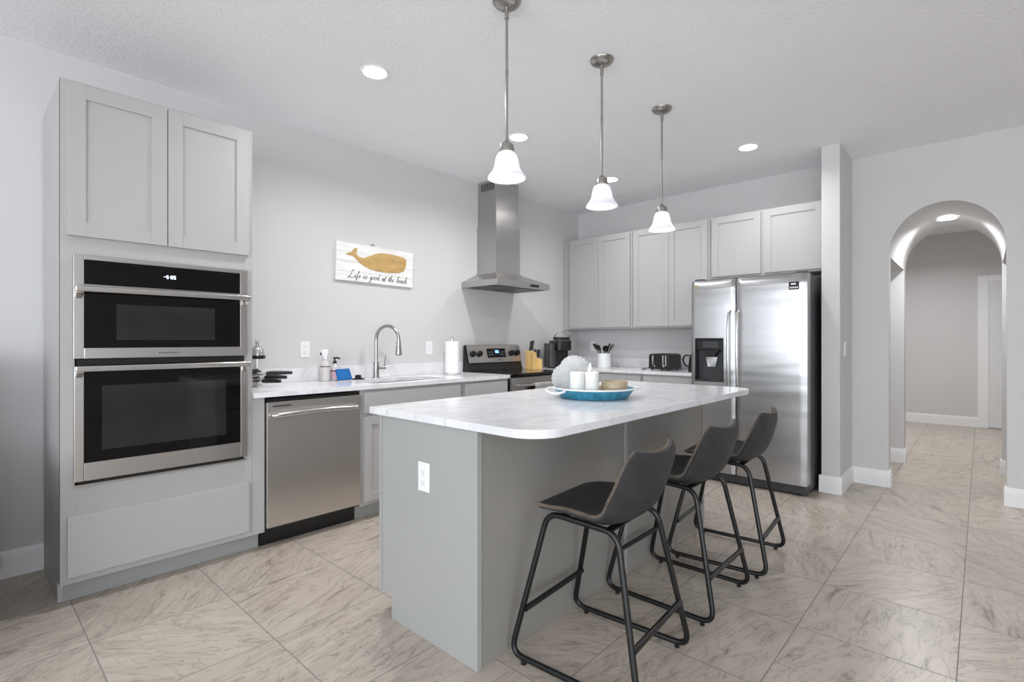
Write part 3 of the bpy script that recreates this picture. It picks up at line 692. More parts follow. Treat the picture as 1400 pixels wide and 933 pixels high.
# ------------------------------------------------------------------ refrigerator
fr = thing('refrigerator', 'stainless side-by-side refrigerator with a water dispenser in the left door', 'refrigerator', (4.8, 1.448, 0))
FX = 4.432; FY0, FY1, FM = .990, 1.907, 1.524
MB().box(4.545, 5.19, FY0 + .004, FY1 - .004, .03, 1.742, .004).build('cabinet_body', 'fridge_side', fr)
def fdoor(y0, y1, z0, z1, hole=None):
    t = bmesh.new(); ys = [y0 + (y1 - y0) * k / 20 for k in range(21)]; zs = [z0 + (z1 - z0) * k / 40 for k in range(41)]
    if hole:
        ys = sorted([y for y in ys if all(abs(y - e) > .012 for e in hole[:2])] + list(hole[:2])); zs = sorted([z for z in zs if all(abs(z - e) > .02 for e in hole[2:])] + list(hole[2:]))
    mid = (y0 + y1) / 2; hwid = (y1 - y0) / 2
    def fxx(y, z):
        tt = (y - mid) / hwid; x = FX + .010 * tt * tt + (.012 * max(0, (abs(tt) - .93) / .07) ** 2)
        e = max(0, (z - (z1 - .05)) / .05); return x + .018 * e ** 2.2
    V = {(i, j): t.verts.new((fxx(y, z), y, z)) for i, y in enumerate(ys) for j, z in enumerate(zs)}
    n, q = len(ys) - 1, len(zs) - 1
    for i in range(n):
        for j in range(q):
            if hole and hole[0] - 1e-6 <= ys[i] < hole[1] - 1e-6 and hole[2] - 1e-6 <= zs[j] < hole[3] - 1e-6: continue
            t.faces.new((V[i, j], V[i + 1, j], V[i + 1, j + 1], V[i, j + 1]))
    bd = [V[i, 0] for i in range(n + 1)] + [V[n, j] for j in range(1, q + 1)] + [V[i, q] for i in range(n - 1, -1, -1)] + [V[0, j] for j in range(q - 1, 0, -1)]
    bk = [t.verts.new((4.54, v.co.y, v.co.z)) for v in bd]
    for k in range(len(bd)): t.faces.new((bd[k], bk[k], bk[(k + 1) % len(bd)], bd[(k + 1) % len(bd)]))
    t.faces.new(bk)
    bmesh.ops.recalc_face_normals(t, faces=t.faces[:])
    m = MB(); m.add(t); return m
dz0, dz1 = .085, 1.740
HO = (1.619, 1.867, .858, 1.236)
ld = fdoor(FM + .004, FY1, dz0, dz1, HO).build('freezer_door', 'steel_f', fr, 50)
rd = fdoor(FY0, FM - .004, dz0, dz1).build('fridge_door', 'steel_f', fr, 50)
# dispenser recess: frame, box lining, control face, spout, paddle
dp = MB(); xb = FX + .075
dp.box(FX - .002, FX + .012, HO[0], HO[1], HO[3] - .012, HO[3], .002); dp.box(FX - .002, FX + .012, HO[0], HO[1], HO[2], HO[2] + .010, .002)
dp.box(FX - .002, xb, HO[0], HO[0] + .008, HO[2] + .01, HO[3] - .012, .001); dp.box(FX - .002, xb, HO[1] - .008, HO[1], HO[2] + .01, HO[3] - .012, .001)
dp.box(FX + .004, xb, HO[0] + .008, HO[1] - .008, 1.135, HO[3] - .012, .004); dp.prism([(1.66, 1.137), (1.82, 1.137), (1.79, 1.10), (1.77, 1.075), (1.71, 1.075), (1.69, 1.10)], FX + .015, FX + .06, 'YZ', .003)
dpo = dp.build('dispenser', 'black', ld)
MB().box(xb - .004, xb, HO[0] + .008, HO[1] - .008, HO[2] + .01, 1.135).build('recess_back', 'dark_grey', dpo)
MB().box(FX + .006, xb - .004, HO[0] + .008, HO[1] - .008, HO[2] + .01, HO[2] + .018).build('drip_tray', 'dark_grey', dpo)
MB().prism([(1.69, 1.07), (1.79, 1.07), (1.775, .985), (1.705, .985)], FX + .05, FX + .056, 'YZ', .001).build('paddle', 'chrome', dpo)
MB().box(FX + .002, FX + .005, 1.665, 1.80, 1.15, 1.205, .001).build('control_display', 'dark_grey', dpo)
def fhandle(y, door, lean):
    pts = [(FX - .004, y, 1.462), (FX - .038, y, 1.452), (FX - .058, y, 1.38), (FX - .066, y, 1.13), (FX - .058, y, .87), (FX - .038, y, .795), (FX - .004, y, .785)]
    m = MB(); m.tube(catmull(pts, 8), .0105, 14); m.build('handle', 'steel_bar', door)
fhandle(FM + .036, ld, 1); fhandle(FM - .036, rd, -1)
m = MB(); m.box(FX + .03, 4.60, FY0 + .01, FY1 - .01, .015, .08, .003); m.build('base_grille', 'dark_grey', fr)
for y in (FY0 + .06, FY1 - .06):
    for x in (4.58, 5.1): m = MB(); m.cyl((x, y, 0), (x, y, .035), .018, n=12); m.build('foot', 'black', fr)
for y0, y1 in ((FY0 + .008, FY0 + .09), (FY1 - .09, FY1 - .008)): MB().box(4.50, 4.62, y0, y1, 1.743, 1.760, .005).build('hinge_cover', 'dark_grey', fr)
lb = MB().box(FX + .0005, FX + .006, 1.045, 1.116, 1.612, 1.674, .001).build('energy_label', 'ink', rd)
m = MB(); m.box(FX - .0002, FX + .002, 1.065, 1.10, 1.650, 1.662)
for k in range(5): m.box(FX - .0002, FX + .002, 1.052 + k * .012, 1.060 + k * .012, 1.622, 1.634)
m.build('label_print', 'plastic_w', lb)
m = MB(); m.prism([(1.845, 1.70), (1.872, 1.70), (1.864, 1.685), (1.860, 1.655), (1.855, 1.655), (1.853, 1.685)], FX + .0005, FX + .008, 'YZ'); m.build('sticker', 'gold', ld)

# ------------------------------------------------------------------ island
IX0, IX1, IY0, IY1 = 1.295, 3.371, 1.357, 1.986
isl = thing('kitchen_island', 'grey kitchen island base with a laminate back panel, under the white worktop', 'kitchen island', (2.33, 1.67, 0))
IT = .883
MB().prism([(IY0 + .016, 0), (IY1 - .088, 0), (IY1 - .088, .10), (IY1, .10), (IY1, IT), (IY0 + .016, IT)], IX0, IX0 + .018, 'YZ', .0008).build('end_panel', 'island', isl)
MB().prism([(IY0 + .016, 0), (IY1 - .088, 0), (IY1 - .088, .10), (IY1, .10), (IY1, IT), (IY0 + .016, IT)], IX1 - .018, IX1, 'YZ', .0008).build('end_panel', 'island', isl)
m = MB(); m.box(IX0 + .001, 2.352, IY0 + .004, IY0 + .0155, 0, IT); m.box(2.368, IX1 - .001, IY0 + .004, IY0 + .0155, 0, IT); m.build('back_panel', 'island_back', isl)
m = MB(); m.box(2.348, 2.372, IY0 - .001, IY0 + .0155, 0, IT, .002); m.build('seam_batten', 'island', isl)
for a, b in ((IX0 - .002, IX0 + .022), (IX1 - .022, IX1 + .002)): MB().box(a, b, IY0 - .001, IY0 + .0155, 0, IT, .0015).build('corner_batten', 'island', isl)
m = MB(); m.box(IX0 - .004, IX0 - .0002, IY1 - .018, IY1 + .002, .10, IT, .001); m.build('edge_trim', 'island', isl)
m = MB(); m.box(IX0 + .018, IX1 - .018, IY1 - .02, IY1 - .001, .10, IT); m.box(IX0 + .018, IX1 - .018, IY0 + .016, IY1 - .02, .10, .12); m.build('face_frame', 'cab', isl)
k = 0
xs = [IX0 + .03 + (IX1 - IX0 - .06) * q / 4 for q in range(5)]
for a, b in zip(xs, xs[1:]):
    mm = MB(); shaker(mm, 'Y', 0, a + .006, b - .006, .128, .70, -1, .056)
    for v in mm.b.verts: v.co.y = IY1 + -v.co.y
    bmesh.ops.reverse_faces(mm.b, faces=mm.b.faces[:]); mm.build('door', 'cab', isl)
    MB().box(a + .006, b - .006, IY1, IY1 + .02, .722, .862, .002).build('drawer_front', 'cab', isl)
MB().box(IX0 + .018, IX1 - .018, IY1 - .088, IY1 - .075, 0, .10).build('toe_kick', 'kick', isl)
it = MB().prism(rrect(1.270, 3.40, 1.050, 2.035, .13, 12, (0, 0, 1, 1)), .884, .914, 'XY', .0025, 2)
tag(it.build('island_worktop', 'marble', None, 30), 'white quartz island worktop with rounded seating-side corners', 'worktop')

def outlet(label, c, face, name='outlet', kind='outlet', w=.072, h=.118):
    """face: 'Y' on the left wall, 'X' facing -X"""
    o = thing(name, label, 'outlet' if kind == 'outlet' else 'light switch', c, 0, 'white wall outlets' if kind == 'outlet' else None)
    x, y, z = c
    def bx(m, u0, u1, w0, w1, d0, d1, bev=0):
        if face == 'Y': m.box(x + u0, x + u1, y - d1, y - d0, z + w0, z + w1, bev)
        elif face == 'X': m.box(x - d1, x - d0, y + u0, y + u1, z + w0, z + w1, bev)
        elif face == '-Y': m.box(x + u0, x + u1, y - d1, y - d0, z + w0, z + w1, bev)
    m = MB(); bx(m, -w / 2, w / 2, -h / 2, h / 2, .0005, .006, .002); m.build('cover_plate', 'plastic_w', o)
    if kind == 'outlet':
        for s in (.021, -.021):
            m = MB(); bx(m, -.017, .017, s - .015, s + .015, .005, .0085, .003); r = m.build('socket', 'plastic_w', o)
            m = MB(); bx(m, -.008, -.006, s - .004, s + .007, .008, .0088); bx(m, .006, .008, s - .004, s + .007, .008, .0088); bx(m, -.002, .002, s - .011, s - .007, .008, .0088); m.build('slots', 'white_dim', r)
    else:
        m = MB(); bx(m, -.016, .016, -.033, .033, .005, .009, .002); m.build('rocker', 'plastic_w', o)
    return o
outlet('white double outlet on the grey island end panel', (IX0, 1.667, .659), 'X')
outlet('white double outlet on the wall above the soap bottles', (1.756, WY, 1.148), 'Y')
outlet('white outlet plate on the wall beside the paper towel roll', (2.908, WY, 1.148), 'Y')
outlet('white outlet on the back wall beside the utensil crock', (BX, 3.46, 1.15), 'X')
outlet('white outlet on the sink wall in the corner behind the coffee maker', (5.02, WY, 1.15), 'Y')
outlet('white light switch on the wing wall beside the fridge', (4.90, .822, 1.145), '-Y', 'light_switch', 'switch')

# ------------------------------------------------------------------ bar stools
def make_stool(label):
    s = thing('bar_stool', label, 'bar stool', (0, 0, 0), 0, 'charcoal bar stools along the island')
    for sx in (-1, 1):
        P = [(sx * .168, .138, .566), (sx * .230, .266, .022), (sx * .230, -.256, .022), (sx * .165, -.148, .550)]
        m = MB(); m.tube(fillet(P, [.055, .06, .06, .055], 8, True), .0112, 12, True)
        for y in (.205, -.205): m.cyl((sx * .231, y, 0), (sx * .231, y, .016), .010, n=12)
        m.build('side_frame', 'stool_metal', s)
    for nm, y, z, x in (('footrest', .214, .195, .208), ('rear_stretcher', -.225, .195, .208)):
        m = MB(); m.tube([(-x, y, z), (x, y, z)], .0112, 12); m.build(nm, 'stool_metal', s)
    m = MB(); m.box(-.166, .166, .07, .10, .556, .562); m.box(-.166, .166, -.12, -.09, .545, .551); m.box(-.03, .03, -.1, .08, .546, .556); m.build('mount_plate', 'black_matte', s)
    prof = catmull([(.202, .576), (.188, .592), (.140, .596), (.06, .590), (-.03, .585), (-.098, .590), (-.155, .622), (-.187, .68), (-.210, .745), (-.228, .806), (-.231, .821)], 5)
    L = [0]
    for a, b in zip(prof, prof[1:]): L.append(L[-1] + (b - a).length)
    def prof_at(t):
        d = t * L[-1]
        for i in range(len(L) - 1):
            if d <= L[i + 1] + 1e-9:
                q = (d - L[i]) / (L[i + 1] - L[i]); return prof[i].lerp(prof[i + 1], q)
        return prof[-1]
    def hw(t):
        w = .212 - .010 * math.cos(t * PI) + (0 if t < .5 else -.016 * ((t - .5) / .5) ** 1.5)
        e0, e1 = .19, .115   # rounded corners front and top
        if t < e0: w -= .095 * (1 - math.sqrt(max(0, 1 - ((e0 - t) / e0) ** 2)))
        if t > 1 - e1: w -= .058 * (1 - math.sqrt(max(0, 1 - ((t - 1 + e1) / e1) ** 2)))
        return w
    def surf(u, v):
        t = v; p = prof_at(t); q = 2 * u - 1; w = hw(t)
        k = min(1, max(0, (t - .42) / .3)); k = k * k * (3 - 2 * k)
        k0 = min(1, max(0, (t - .05) / .25))
        lift = .022 * k0 * (1 - .7 * k) * abs(q) ** 2.6 * 1.2
        fwd = (.046 - .014 * max(0, (t - .7) / .3)) * k * abs(q) ** 2.0
        d = prof_at(min(1, t + .02)) - prof_at(max(0, t - .02)); d.normalize()
        return Vector((q * w, p.x + fwd, p.y + lift))
    t = bmesh.new(); nu, nv = 26, 46
    top = [[surf(i / nu, j / nv) for j in range(nv + 1)] for i in range(nu + 1)]
    # offset surface: underside / back of the shell
    def nrm(i, j):
        a = top[min(nu, i + 1)][j] - top[max(0, i - 1)][j]; b = top[i][min(nv, j + 1)] - top[i][max(0, j - 1)]
        return a.cross(b).normalized()
    TH = .027
    def th(i, j):
        e = min(i, nu - i, j, nv - j); return TH * (.60 + .40 * min(1, e / 4)) + .014 * max(0, math.sin(PI * j / nv)) * max(0, math.sin(PI * i / nu))
    A = [[t.verts.new(top[i][j]) for j in range(nv + 1)] for i in range(nu + 1)]
    B = [[t.verts.new(top[i][j] - nrm(i, j) * -th(i, j)) for j in range(nv + 1)] for i in range(nu + 1)]
    for i in range(nu):
        for j in range(nv):
            t.faces.new((A[i][j], A[i + 1][j], A[i + 1][j + 1], A[i][j + 1])); t.faces.new((B[i][j], B[i][j + 1], B[i + 1][j + 1], B[i + 1][j]))
    loop = [(i, 0) for i in range(nu + 1)] + [(nu, j) for j in range(1, nv + 1)] + [(i, nv) for i in range(nu - 1, -1, -1)] + [(0, j) for j in range(nv - 1, 0, -1)]
    for a, b in zip(loop, loop[1:] + loop[:1]): t.faces.new((A[a[0]][a[1]], B[a[0]][a[1]], B[b[0]][b[1]], A[b[0]][b[1]]))
    bmesh.ops.recalc_face_normals(t, faces=t.faces[:])
    m = MB(); m.add(t); sh = m.build('seat_shell', 'leather', s, 60)
    rim = [(top[i][j] + nrm(i, j) * th(i, j) * .25) for i, j in loop]
    m = MB(); m.tube(rim, .0042, 8, True); pp = m.build('piping', M['piping'], sh)
    # tan whip stitches around the rim
    m = MB(); nst = 0; acc = 0
    for a, b in zip(rim, rim[1:] + rim[:1]):
        d = (b - a).length; n = max(1, round(d / .0085))
        for k in range(n):
            p = a.lerp(b, (k + .5) / n); tn = (b - a).normalized(); up = Vector((0, 0, 1)) if abs(tn.z) < .8 else Vector((0, 1, 0))
            side = tn.cross(up).normalized(); w2 = side.cross(tn)
            mt = Matrix((( tn.x, side.x, w2.x, p.x), (tn.y, side.y, w2.y, p.y), (tn.z, side.z, w2.z, p.z), (0, 0, 0, 1)))
            m.box(-.0011, .0011, -.0049, .0049, -.0049, .0049, 0, mtx=mt @ Matrix.Rotation(.5, 4, 'Z'))
    m.build('stitching', M['stitch'], sh)
    return s
M['piping'] = mat('piping_leather', '#4a4744', .5, var=.1, scale=40)
M['stitch'] = mat('tan_thread', '#7d6e5e', .7, var=.1, scale=60)
def copy_tree(o, parent=None):
    c = o.copy(); link(c)
    if parent is not None: c.parent = parent
    for ch in list(o.children): copy_tree(ch, c)
    return c
st = make_stool('charcoal bar stool at the rounded near corner of the island')
s2 = copy_tree(st); s2['label'] = 'middle charcoal bar stool of the three along the island'
s3 = copy_tree(st); s3['label'] = 'charcoal bar stool in front of the refrigerator doors, farthest along the island'
for o, x, y, a in ((st, 1.690, 1.076, .07), (s2, 2.385, 1.084, .01), (s3, 2.985, 1.068, .08)):
    o.location = (x, y, 0); o.rotation_euler = (0, 0, a)

# ------------------------------------------------------------------ pendants and ceiling lights
def pendant(x, y, label, power, dz=0):
    p = thing('pendant_light', label, 'pendant light', (x, y, 1.955), 0, 'pendant lights over the island')
    m = MB(); m.lathe([(0, H - .0005), (.066, H - .0005), (.066, H - .006), (.058, H - .018), (.045, H - .026), (.028, H - .030), (.012, H - .034), (0, H - .034)], (x, y, 0), 32); m.build('ceiling_canopy', 'nickel', p)
    m = MB(); m.cyl((x, y, 2.12), (x, y, H - .03), .0062, n=12); m.cyl((x, y, H - .085), (x, y, H - .03), .010, n=12); m.cyl((x, y, 2.43), (x, y, 2.45), .008, n=12); m.build('rod', 'nickel', p)
    m = MB(); m.lathe([(0, 2.128), (.010, 2.128), (.018, 2.118), (.031, 2.108), (.034, 2.092), (.034, 2.078), (.028, 2.072), (0, 2.072)], (x, y, 0), 28); m.build('socket_cap', 'nickel', p)
    outp = [(.090, 1.955), (.086, 1.963), (.074, 1.977), (.064, 1.993), (.0575, 2.012), (.0545, 2.032), (.050, 2.052), (.041, 2.068), (.028, 2.078)]
    inp = [(r - .0028, z - .0005) for r, z in outp][::-1]
    m = MB(); m.lathe(outp + inp, (x, y, 0), 40, closed=True); m.build('glass_shade', 'shade', p, 50)
    m = MB(); m.lathe([(0, 1.977), (.012, 1.979), (.022, 1.990), (.025, 2.004), (.021, 2.022), (.013, 2.042), (.012, 2.070), (0, 2.070)], (x, y, 0), 20); m.build('bulb', 'bulb', p, 60)
    l = bpy.data.lights.new('pendant_lamp', 'POINT'); l.energy = power; l.shadow_soft_size = .03; l.color = (1, .97, .93)
    lo = link(bpy.data.objects.new('pendant_lamp', l)); lo.parent = p; lo.location = (0, 0, .005)
PL = [(1.716, 1.604), (2.432, 1.552), (3.216, 1.582)]
pendant(*PL[0], 'bell glass pendant light nearest the whale sign, hanging over the rounded island end', PEND_W)
pendant(*PL[1], 'bell glass pendant light in the middle of the three over the island', PEND_W * .6)
pendant(*PL[2], 'bell glass pendant light closest to the refrigerator', PEND_W)
def can(x, y, label, z=H, power=CAN_W):
    c = thing('recessed_light', label, 'ceiling light', (x, y, z), 0, 'recessed ceiling lights')
    m = MB(); m.lathe([(.082, z - .0005), (.082, z - .004), (.078, z - .007), (.066, z - .004), (.064, z - .0005)], (x, y, 0), 36, closed=True); m.build('trim_ring', 'trim', c)
    m = MB(); m.cyl((x, y, z - .0045), (x, y, z - .001), .0655, n=32); m.build('lens', 'can', c)
    l = bpy.data.lights.new('can_lamp', 'AREA'); l.shape = 'DISK'; l.size = .13; l.energy = power; l.spread = R(150)
    lo = link(bpy.data.objects.new('can_lamp', l)); lo.parent = c; lo.location = (0, 0, -.012)
can(1.655, 2.595, 'recessed ceiling light above the dishwasher')
can(2.925, 2.61, 'recessed ceiling light just behind the pendant over the rounded island end')
can(4.29, 2.64, 'recessed ceiling light above the right side of the range', H, CAN_W * .5)
can(4.325, 1.385, 'recessed ceiling light in front of the cabinet above the fridge', H, CAN_W * .7)
can(5.92, YC + .01, 'round light at the top of the arched passage', SPR + AB - .012, 9)
can(8.1, .6, 'recessed light in the hall ceiling beyond the arch', H, 24)

# ------------------------------------------------------------------ whale sign
sg = thing('wall_sign', 'white plank sign with a golden whale reading Life is good at the beach', 'sign', (2.352, WY - .012, 1.83))
SW, SH = .722, .302
tl = Matrix.Translation((2.352, 0, 1.83)) @ Matrix.Rotation(R(.9), 4, 'Y') @ Matrix.Translation((-2.352, 0, -1.83))
u2x = lambda u: 2.352 - SW / 2 + u * SW
v2z = lambda v: 1.83 + SH / 2 - v * SH
yb = WY - .024
m = MB()
for k in range(4): m.box(u2x(0), u2x(1), yb, WY - .003, v2z((k + 1) / 4) + .0006, v2z(k / 4) - .0006, .0015, mtx=tl)
m.build('board', 'planks', sg)
WH = [(.107, .31), (.18, .235), (.205, .15), (.247, .106), (.245, .2), (.235, .27), (.27, .345), (.326, .36), (.40, .285), (.483, .195), (.562, .145), (.685, .14), (.80, .16), (.868, .18), (.897, .235), (.899, .34), (.893, .45), (.868, .56), (.80, .625), (.663, .665), (.506, .66), (.416, .63), (.326, .56), (.26, .46), (.2, .345), (.146, .335)]
m = MB(); m.prism([(u2x(u), v2z(v)) for u, v in WH], yb - .004, yb - .0002, 'XZ', .0008, 1, mtx=tl); m.build('whale', 'gold', sg)
# cursive strokes; x-height 1, baseline 0
G = {
 'L': (1.5, [[(.9, 2.3), (.65, 2.7), (.4, 2.3), (.3, 1.2), (.05, .15), (-.35, -.1), (-.2, .25), (.4, .1), (.9, -.12), (1.4, .35)]]),
 'i': (.55, [[(-.1, .3), (.2, 1), (.12, .15), (.3, 0), (.55, .35)], [(.22, 1.4), (.25, 1.5)]]),
 'f': (.6, [[(-.05, .35), (.35, 1.6), (.5, 2.2), (.3, 2.3), (.2, 1.2), (.1, -.6), (.0, -.95), (.25, -.5), (.3, .1), (.6, .35)]]),
 'e': (.65, [[(-.05, .35), (.4, .7), (.35, 1.0), (.12, .8), (.1, .3), (.3, 0), (.65, .35)]]),
 's': (.6, [[(-.05, .2), (.35, 1.05), (.42, .6), (.38, .1), (.1, .0), (.3, .05), (.62, .3)]]),
 'g': (.75, [[(.5, .85), (.25, 1.0), (.05, .5), (.2, .05), (.5, .8), (.5, .0), (.35, -.9), (.0, -1.0), (.1, -.6), (.75, .3)]]),
 'o': (.7, [[(.4, 1.0), (.1, .8), (.05, .25), (.3, .0), (.52, .4), (.4, .95), (.5, .8), (.72, .8)]]),
 'd': (.8, [[(.5, .85), (.25, 1.0), (.05, .5), (.2, .05), (.5, .6), (.62, 2.2), (.55, .3), (.62, 0), (.8, .3)]]),
 'a': (.75, [[(.5, .85), (.25, 1.0), (.05, .5), (.2, .05), (.5, .8), (.5, .15), (.6, 0), (.78, .35)]]),
 't': (.5, [[(-.05, .35), (.3, 1.7), (.15, .2), (.25, 0), (.5, .3)], [(.02, 1.15), (.5, 1.25)]]),
 'h': (.8, [[(-.05, .35), (.4, 1.9), (.3, 2.2), (.15, 1.6), (.08, 0), (.25, .8), (.48, 1.0), (.5, .2), (.6, 0), (.8, .3)]]),
 'b': (.7, [[(-.05, .35), (.4, 1.9), (.3, 2.2), (.15, 1.6), (.1, .15), (.3, 0), (.52, .4), (.4, .9), (.3, .75), (.7, .75)]]),
 'c': (.6, [[(.45, .85), (.25, 1.0), (.05, .5), (.2, .0), (.6, .35)]])}
txt = 'Life is good at the beach'; tot = sum(G[ch][0] if ch != ' ' else .8 for ch in txt)
xh = .0235; kx = .545 / tot; cx = u2x(.155); base = v2z(.905)
m = MB()
for ch in txt:
    if ch == ' ': cx += .8 * kx; continue
    w, strokes = G[ch]
    for s_ in strokes:
        pts = [tl @ Vector((cx + u * kx + .28 * v * xh, yb - .001, base + v * xh)) for u, v in s_]
        pts = catmull(pts, 5) if len(pts) > 2 else pts
        m.tube(pts, .0017 if ch != 'L' else .0021, 5)
    cx += w * kx
m.build('lettering', 'ink', sg)
m = MB(); m.lathe([(.011, 0), (.014, .0), (.014, .003), (.011, .003)], (2.322, WY - .008, 1.99), 20, mtx=Matrix.Rotation(PI / 2, 4, 'X'), closed=True); m.build('hanger', 'ink', sg)

# ------------------------------------------------------------------ things on the left worktop
Z = .9145
# frying pans beside the tall cabinet
def pan(x, y, z, r, ang, label, hl=.17):
    p = thing('frying_pan', label, 'pan', (x, y, z), 0, 'frying pans stacked beside the oven cabinet')
    m = MB(); m.lathe([(0, z), (r * .78, z), (r, z + .034), (r + .003, z + .036), (r - .003, z + .036), (r * .77, z + .004), (0, z + .004)], (x, y, 0), 36); m.build('pan_bowl', 'steel', p)
    d = Vector((math.cos(ang), math.sin(ang), 0)); o = Vector((x, y, z + .028))
    m = MB(); m.tube([o + d * (r - .004), o + d * (r + .035) + Vector((0, 0, .012))], .007, 8); m.build('bracket', 'chrome', p)
    m = MB(); m.tube(catmull([o + d * (r + .03) + Vector((0, 0, .011)), o + d * (r + .08) + Vector((0, 0, .014)), o + d * (r + hl) + Vector((0, 0, .012))], 6), .013, 12, rfun=lambda t: .0085 + .006 * math.sin(PI * min(.9, t * .8 + .15))); m.build('handle', 'black', p)
pan(1.268, 3.50, Z, .100, R(-56), 'lowest frying pan of the stack beside the oven cabinet', .155)
pan(1.268, 3.50, Z + .021, .100, R(-42), 'middle frying pan of the stack beside the oven cabinet', .165)
pan(1.268, 3.50, Z + .042, .100, R(-14), 'top frying pan of the stack, its handle pointing along the wall', .19)
l = thing('pan_lid', 'pan lid with a flat black knob on top of the frying pan stack', 'lid', (1.268, 3.50, Z + .0785))
z = Z + .0785; lx, ly = 1.268, 3.50
m = MB(); m.lathe([(.104, z), (.104, z + .003), (.08, z + .006), (.03, z + .009), (0, z + .009), (0, z + .006), (.08, z + .003), (.100, z)], (lx, ly, 0), 32); m.build('lid_dome', 'steel', l)
m = MB(); m.lathe([(0, z + .0095), (.014, z + .0095), (.014, z + .012), (.040, z + .015), (.042, z + .020), (.030, z + .026), (.022, z + .034), (0, z + .035)], (lx + .055, ly - .03, 0), 24); m.build('lid_knob', 'black', l)
# chrome dome drink tool on its stand
wx_, wy_ = 1.388, 3.60
w = thing('drink_mixer', 'small chrome dome mixer on a thin stem above the frying pans', 'mixer', (wx_, wy_, Z))
m = MB(); m.cyl((wx_, wy_, Z), (wx_, wy_, Z + .008), .035); m.build('stand_base', 'chrome', w)
m = MB(); m.cyl((wx_, wy_, Z + .008), (wx_, wy_, Z + .18), .004, n=10); m.build('stem', 'chrome', w)
zt = Z + .175
m = MB(); m.lathe([(0, zt), (.046, zt), (.051, zt + .005), (.051, zt + .020), (.047, zt + .024), (0, zt + .024)], (wx_, wy_, 0), 28); m.build('rim_band', 'black', w)
m = MB(); m.lathe([(.047, zt + .0245), (.047, zt + .04), (.040, zt + .066), (.026, zt + .083), (.012, zt + .09), (.010, zt + .105), (.016, zt + .112), (.012, zt + .122), (0, zt + .124), ], (wx_, wy_, 0), 28); m.build('dome', 'chrome', w)
# soap bottles
def soap(x, y, label, h, r, pump, lab, spray):
    s = thing('soap_bottle', label, 'soap bottle', (x, y, Z), R(20), 'soap bottles beside the sink')
    s.rotation_euler = (0, 0, 0)
    m = MB(); m.lathe([(0, Z), (r - .004, Z), (r, Z + .005), (r, Z + h - .03), (r * .75, Z + h - .012), (.014, Z + h), (.014, Z + h + .012), (0, Z + h + .012)], (x, y, 0), 28); b = m.build('bottle', 'clear_pl', s)
    m = MB(); m.lathe([(r + .0006, Z + .012), (r + .0009, Z + .013), (r + .0009, Z + h - .036), (r + .0006, Z + h - .035)], (x, y, 0), 28); lo = m.build('wrap_label', lab, b)
    m = MB(); m.lathe([(r + .0010, Z + h - .046), (r + .0014, Z + h - .046), (r + .0014, Z + h - .040), (r + .0010, Z + h - .040)], (x, y, 0), 28, closed=True); m.build('label_band', 'ink', b)
    zz = Z + h + .0125
    if spray:
        m = MB(); m.cyl((x, y, zz), (x, y, zz + .02), .013, .010); m.prism([(-.02, 0), (.012, 0), (.024, .05), (.006, .055), (-.030, .046), (-.036, .036)], -.009, .009, 'XZ', .002, mtx=Matrix.Translation((x, y, zz + .018))); m.build('spray_head', pump, s)
        m = MB(); m.prism([(-.036, .018), (-.024, .018), (-.022, .036), (-.034, .036)], -.007, .007, 'XZ', .001, mtx=Matrix.Translation((x, y, zz + .012))); m.build('trigger', 'black', s)
    else:
        m = MB(); m.cyl((x, y, zz), (x, y, zz + .016), .015); m.cyl((x, y, zz + .016), (x, y, zz + .036), .006); m.tube([(x - .012, y, zz + .040), (x + .02, y - .004, zz + .041), (x + .038, y - .008, zz + .034)], .0065, 10); m.build('pump', pump, s)
soap(1.860, 3.575, 'taller pale soap spray bottle with a white head, below the wall outlet', .150, .036, 'plastic_w', 'clear_pl', True)
soap(1.945, 3.59, 'pink-labelled soap bottle with a black pump behind the blue sponge', .115, .030, 'black', 'pink', False)
mt = Matrix.Translation((1.968, 3.50, Z + .046)) @ Matrix.Rotation(R(12), 4, 'Z') @ Matrix.Rotation(R(-24), 4, 'X')
m = MB(); m.box(-.062, .062, -.012, .012, -.043, .043, .006, 3, mtx=mt)
so = m.build('sponge', 'sponge'); tag(so, 'bright blue sponge leaning against the soap bottles', 'sponge')
m = MB(); m.lathe([(0, Z), (.047, Z), (.047, Z + .006), (.025, Z + .010), (.022, Z + .030), (.016, Z + .034), (0, Z + .035)], (2.115, 3.545, 0), 28)
tag(m.build('sink_stopper', 'rubber'), 'black rubber sink stopper on the worktop left of the faucet', 'sink stopper')
# paper towels
px_, py_ = 2.965, 3.43
p = thing('paper_towel_holder', 'steel paper towel holder with a full white roll beside the range', 'paper towel holder', (px_, py_, Z))
m = MB(); m.lathe([(0, Z), (.082, Z), (.084, Z + .004), (.084, Z + .010), (.078, Z + .013), (0, Z + .013)], (px_, py_, 0), 36); m.build('holder_base', 'chrome', p)
m = MB(); m.cyl((px_, py_, Z + .013), (px_, py_, Z + .318), .006, n=12); m.tube([(px_ - .012, py_, Z + .300), (px_ - .014, py_, Z + .325), (px_, py_, Z + .337), (px_ + .014, py_, Z + .325), (px_ + .012, py_, Z + .300)], .003, 8); m.build('holder_pole', 'chrome', p)
m = MB(); m.lathe([(.020, Z + .014), (.058, Z + .014), (.0595, Z + .017), (.0595, Z + .290), (.058, Z + .293), (.020, Z + .293)], (px_, py_, 0), 40, closed=True); m.build('paper_roll', 'paper', p)
m = MB(); m.tube([(px_ - .075, py_ + .02, Z + .012), (px_ - .075, py_ + .02, Z + .20), (px_ - .066, py_ + .018, Z + .205)], .0035, 8); m.build('tension_arm', 'chrome', p)

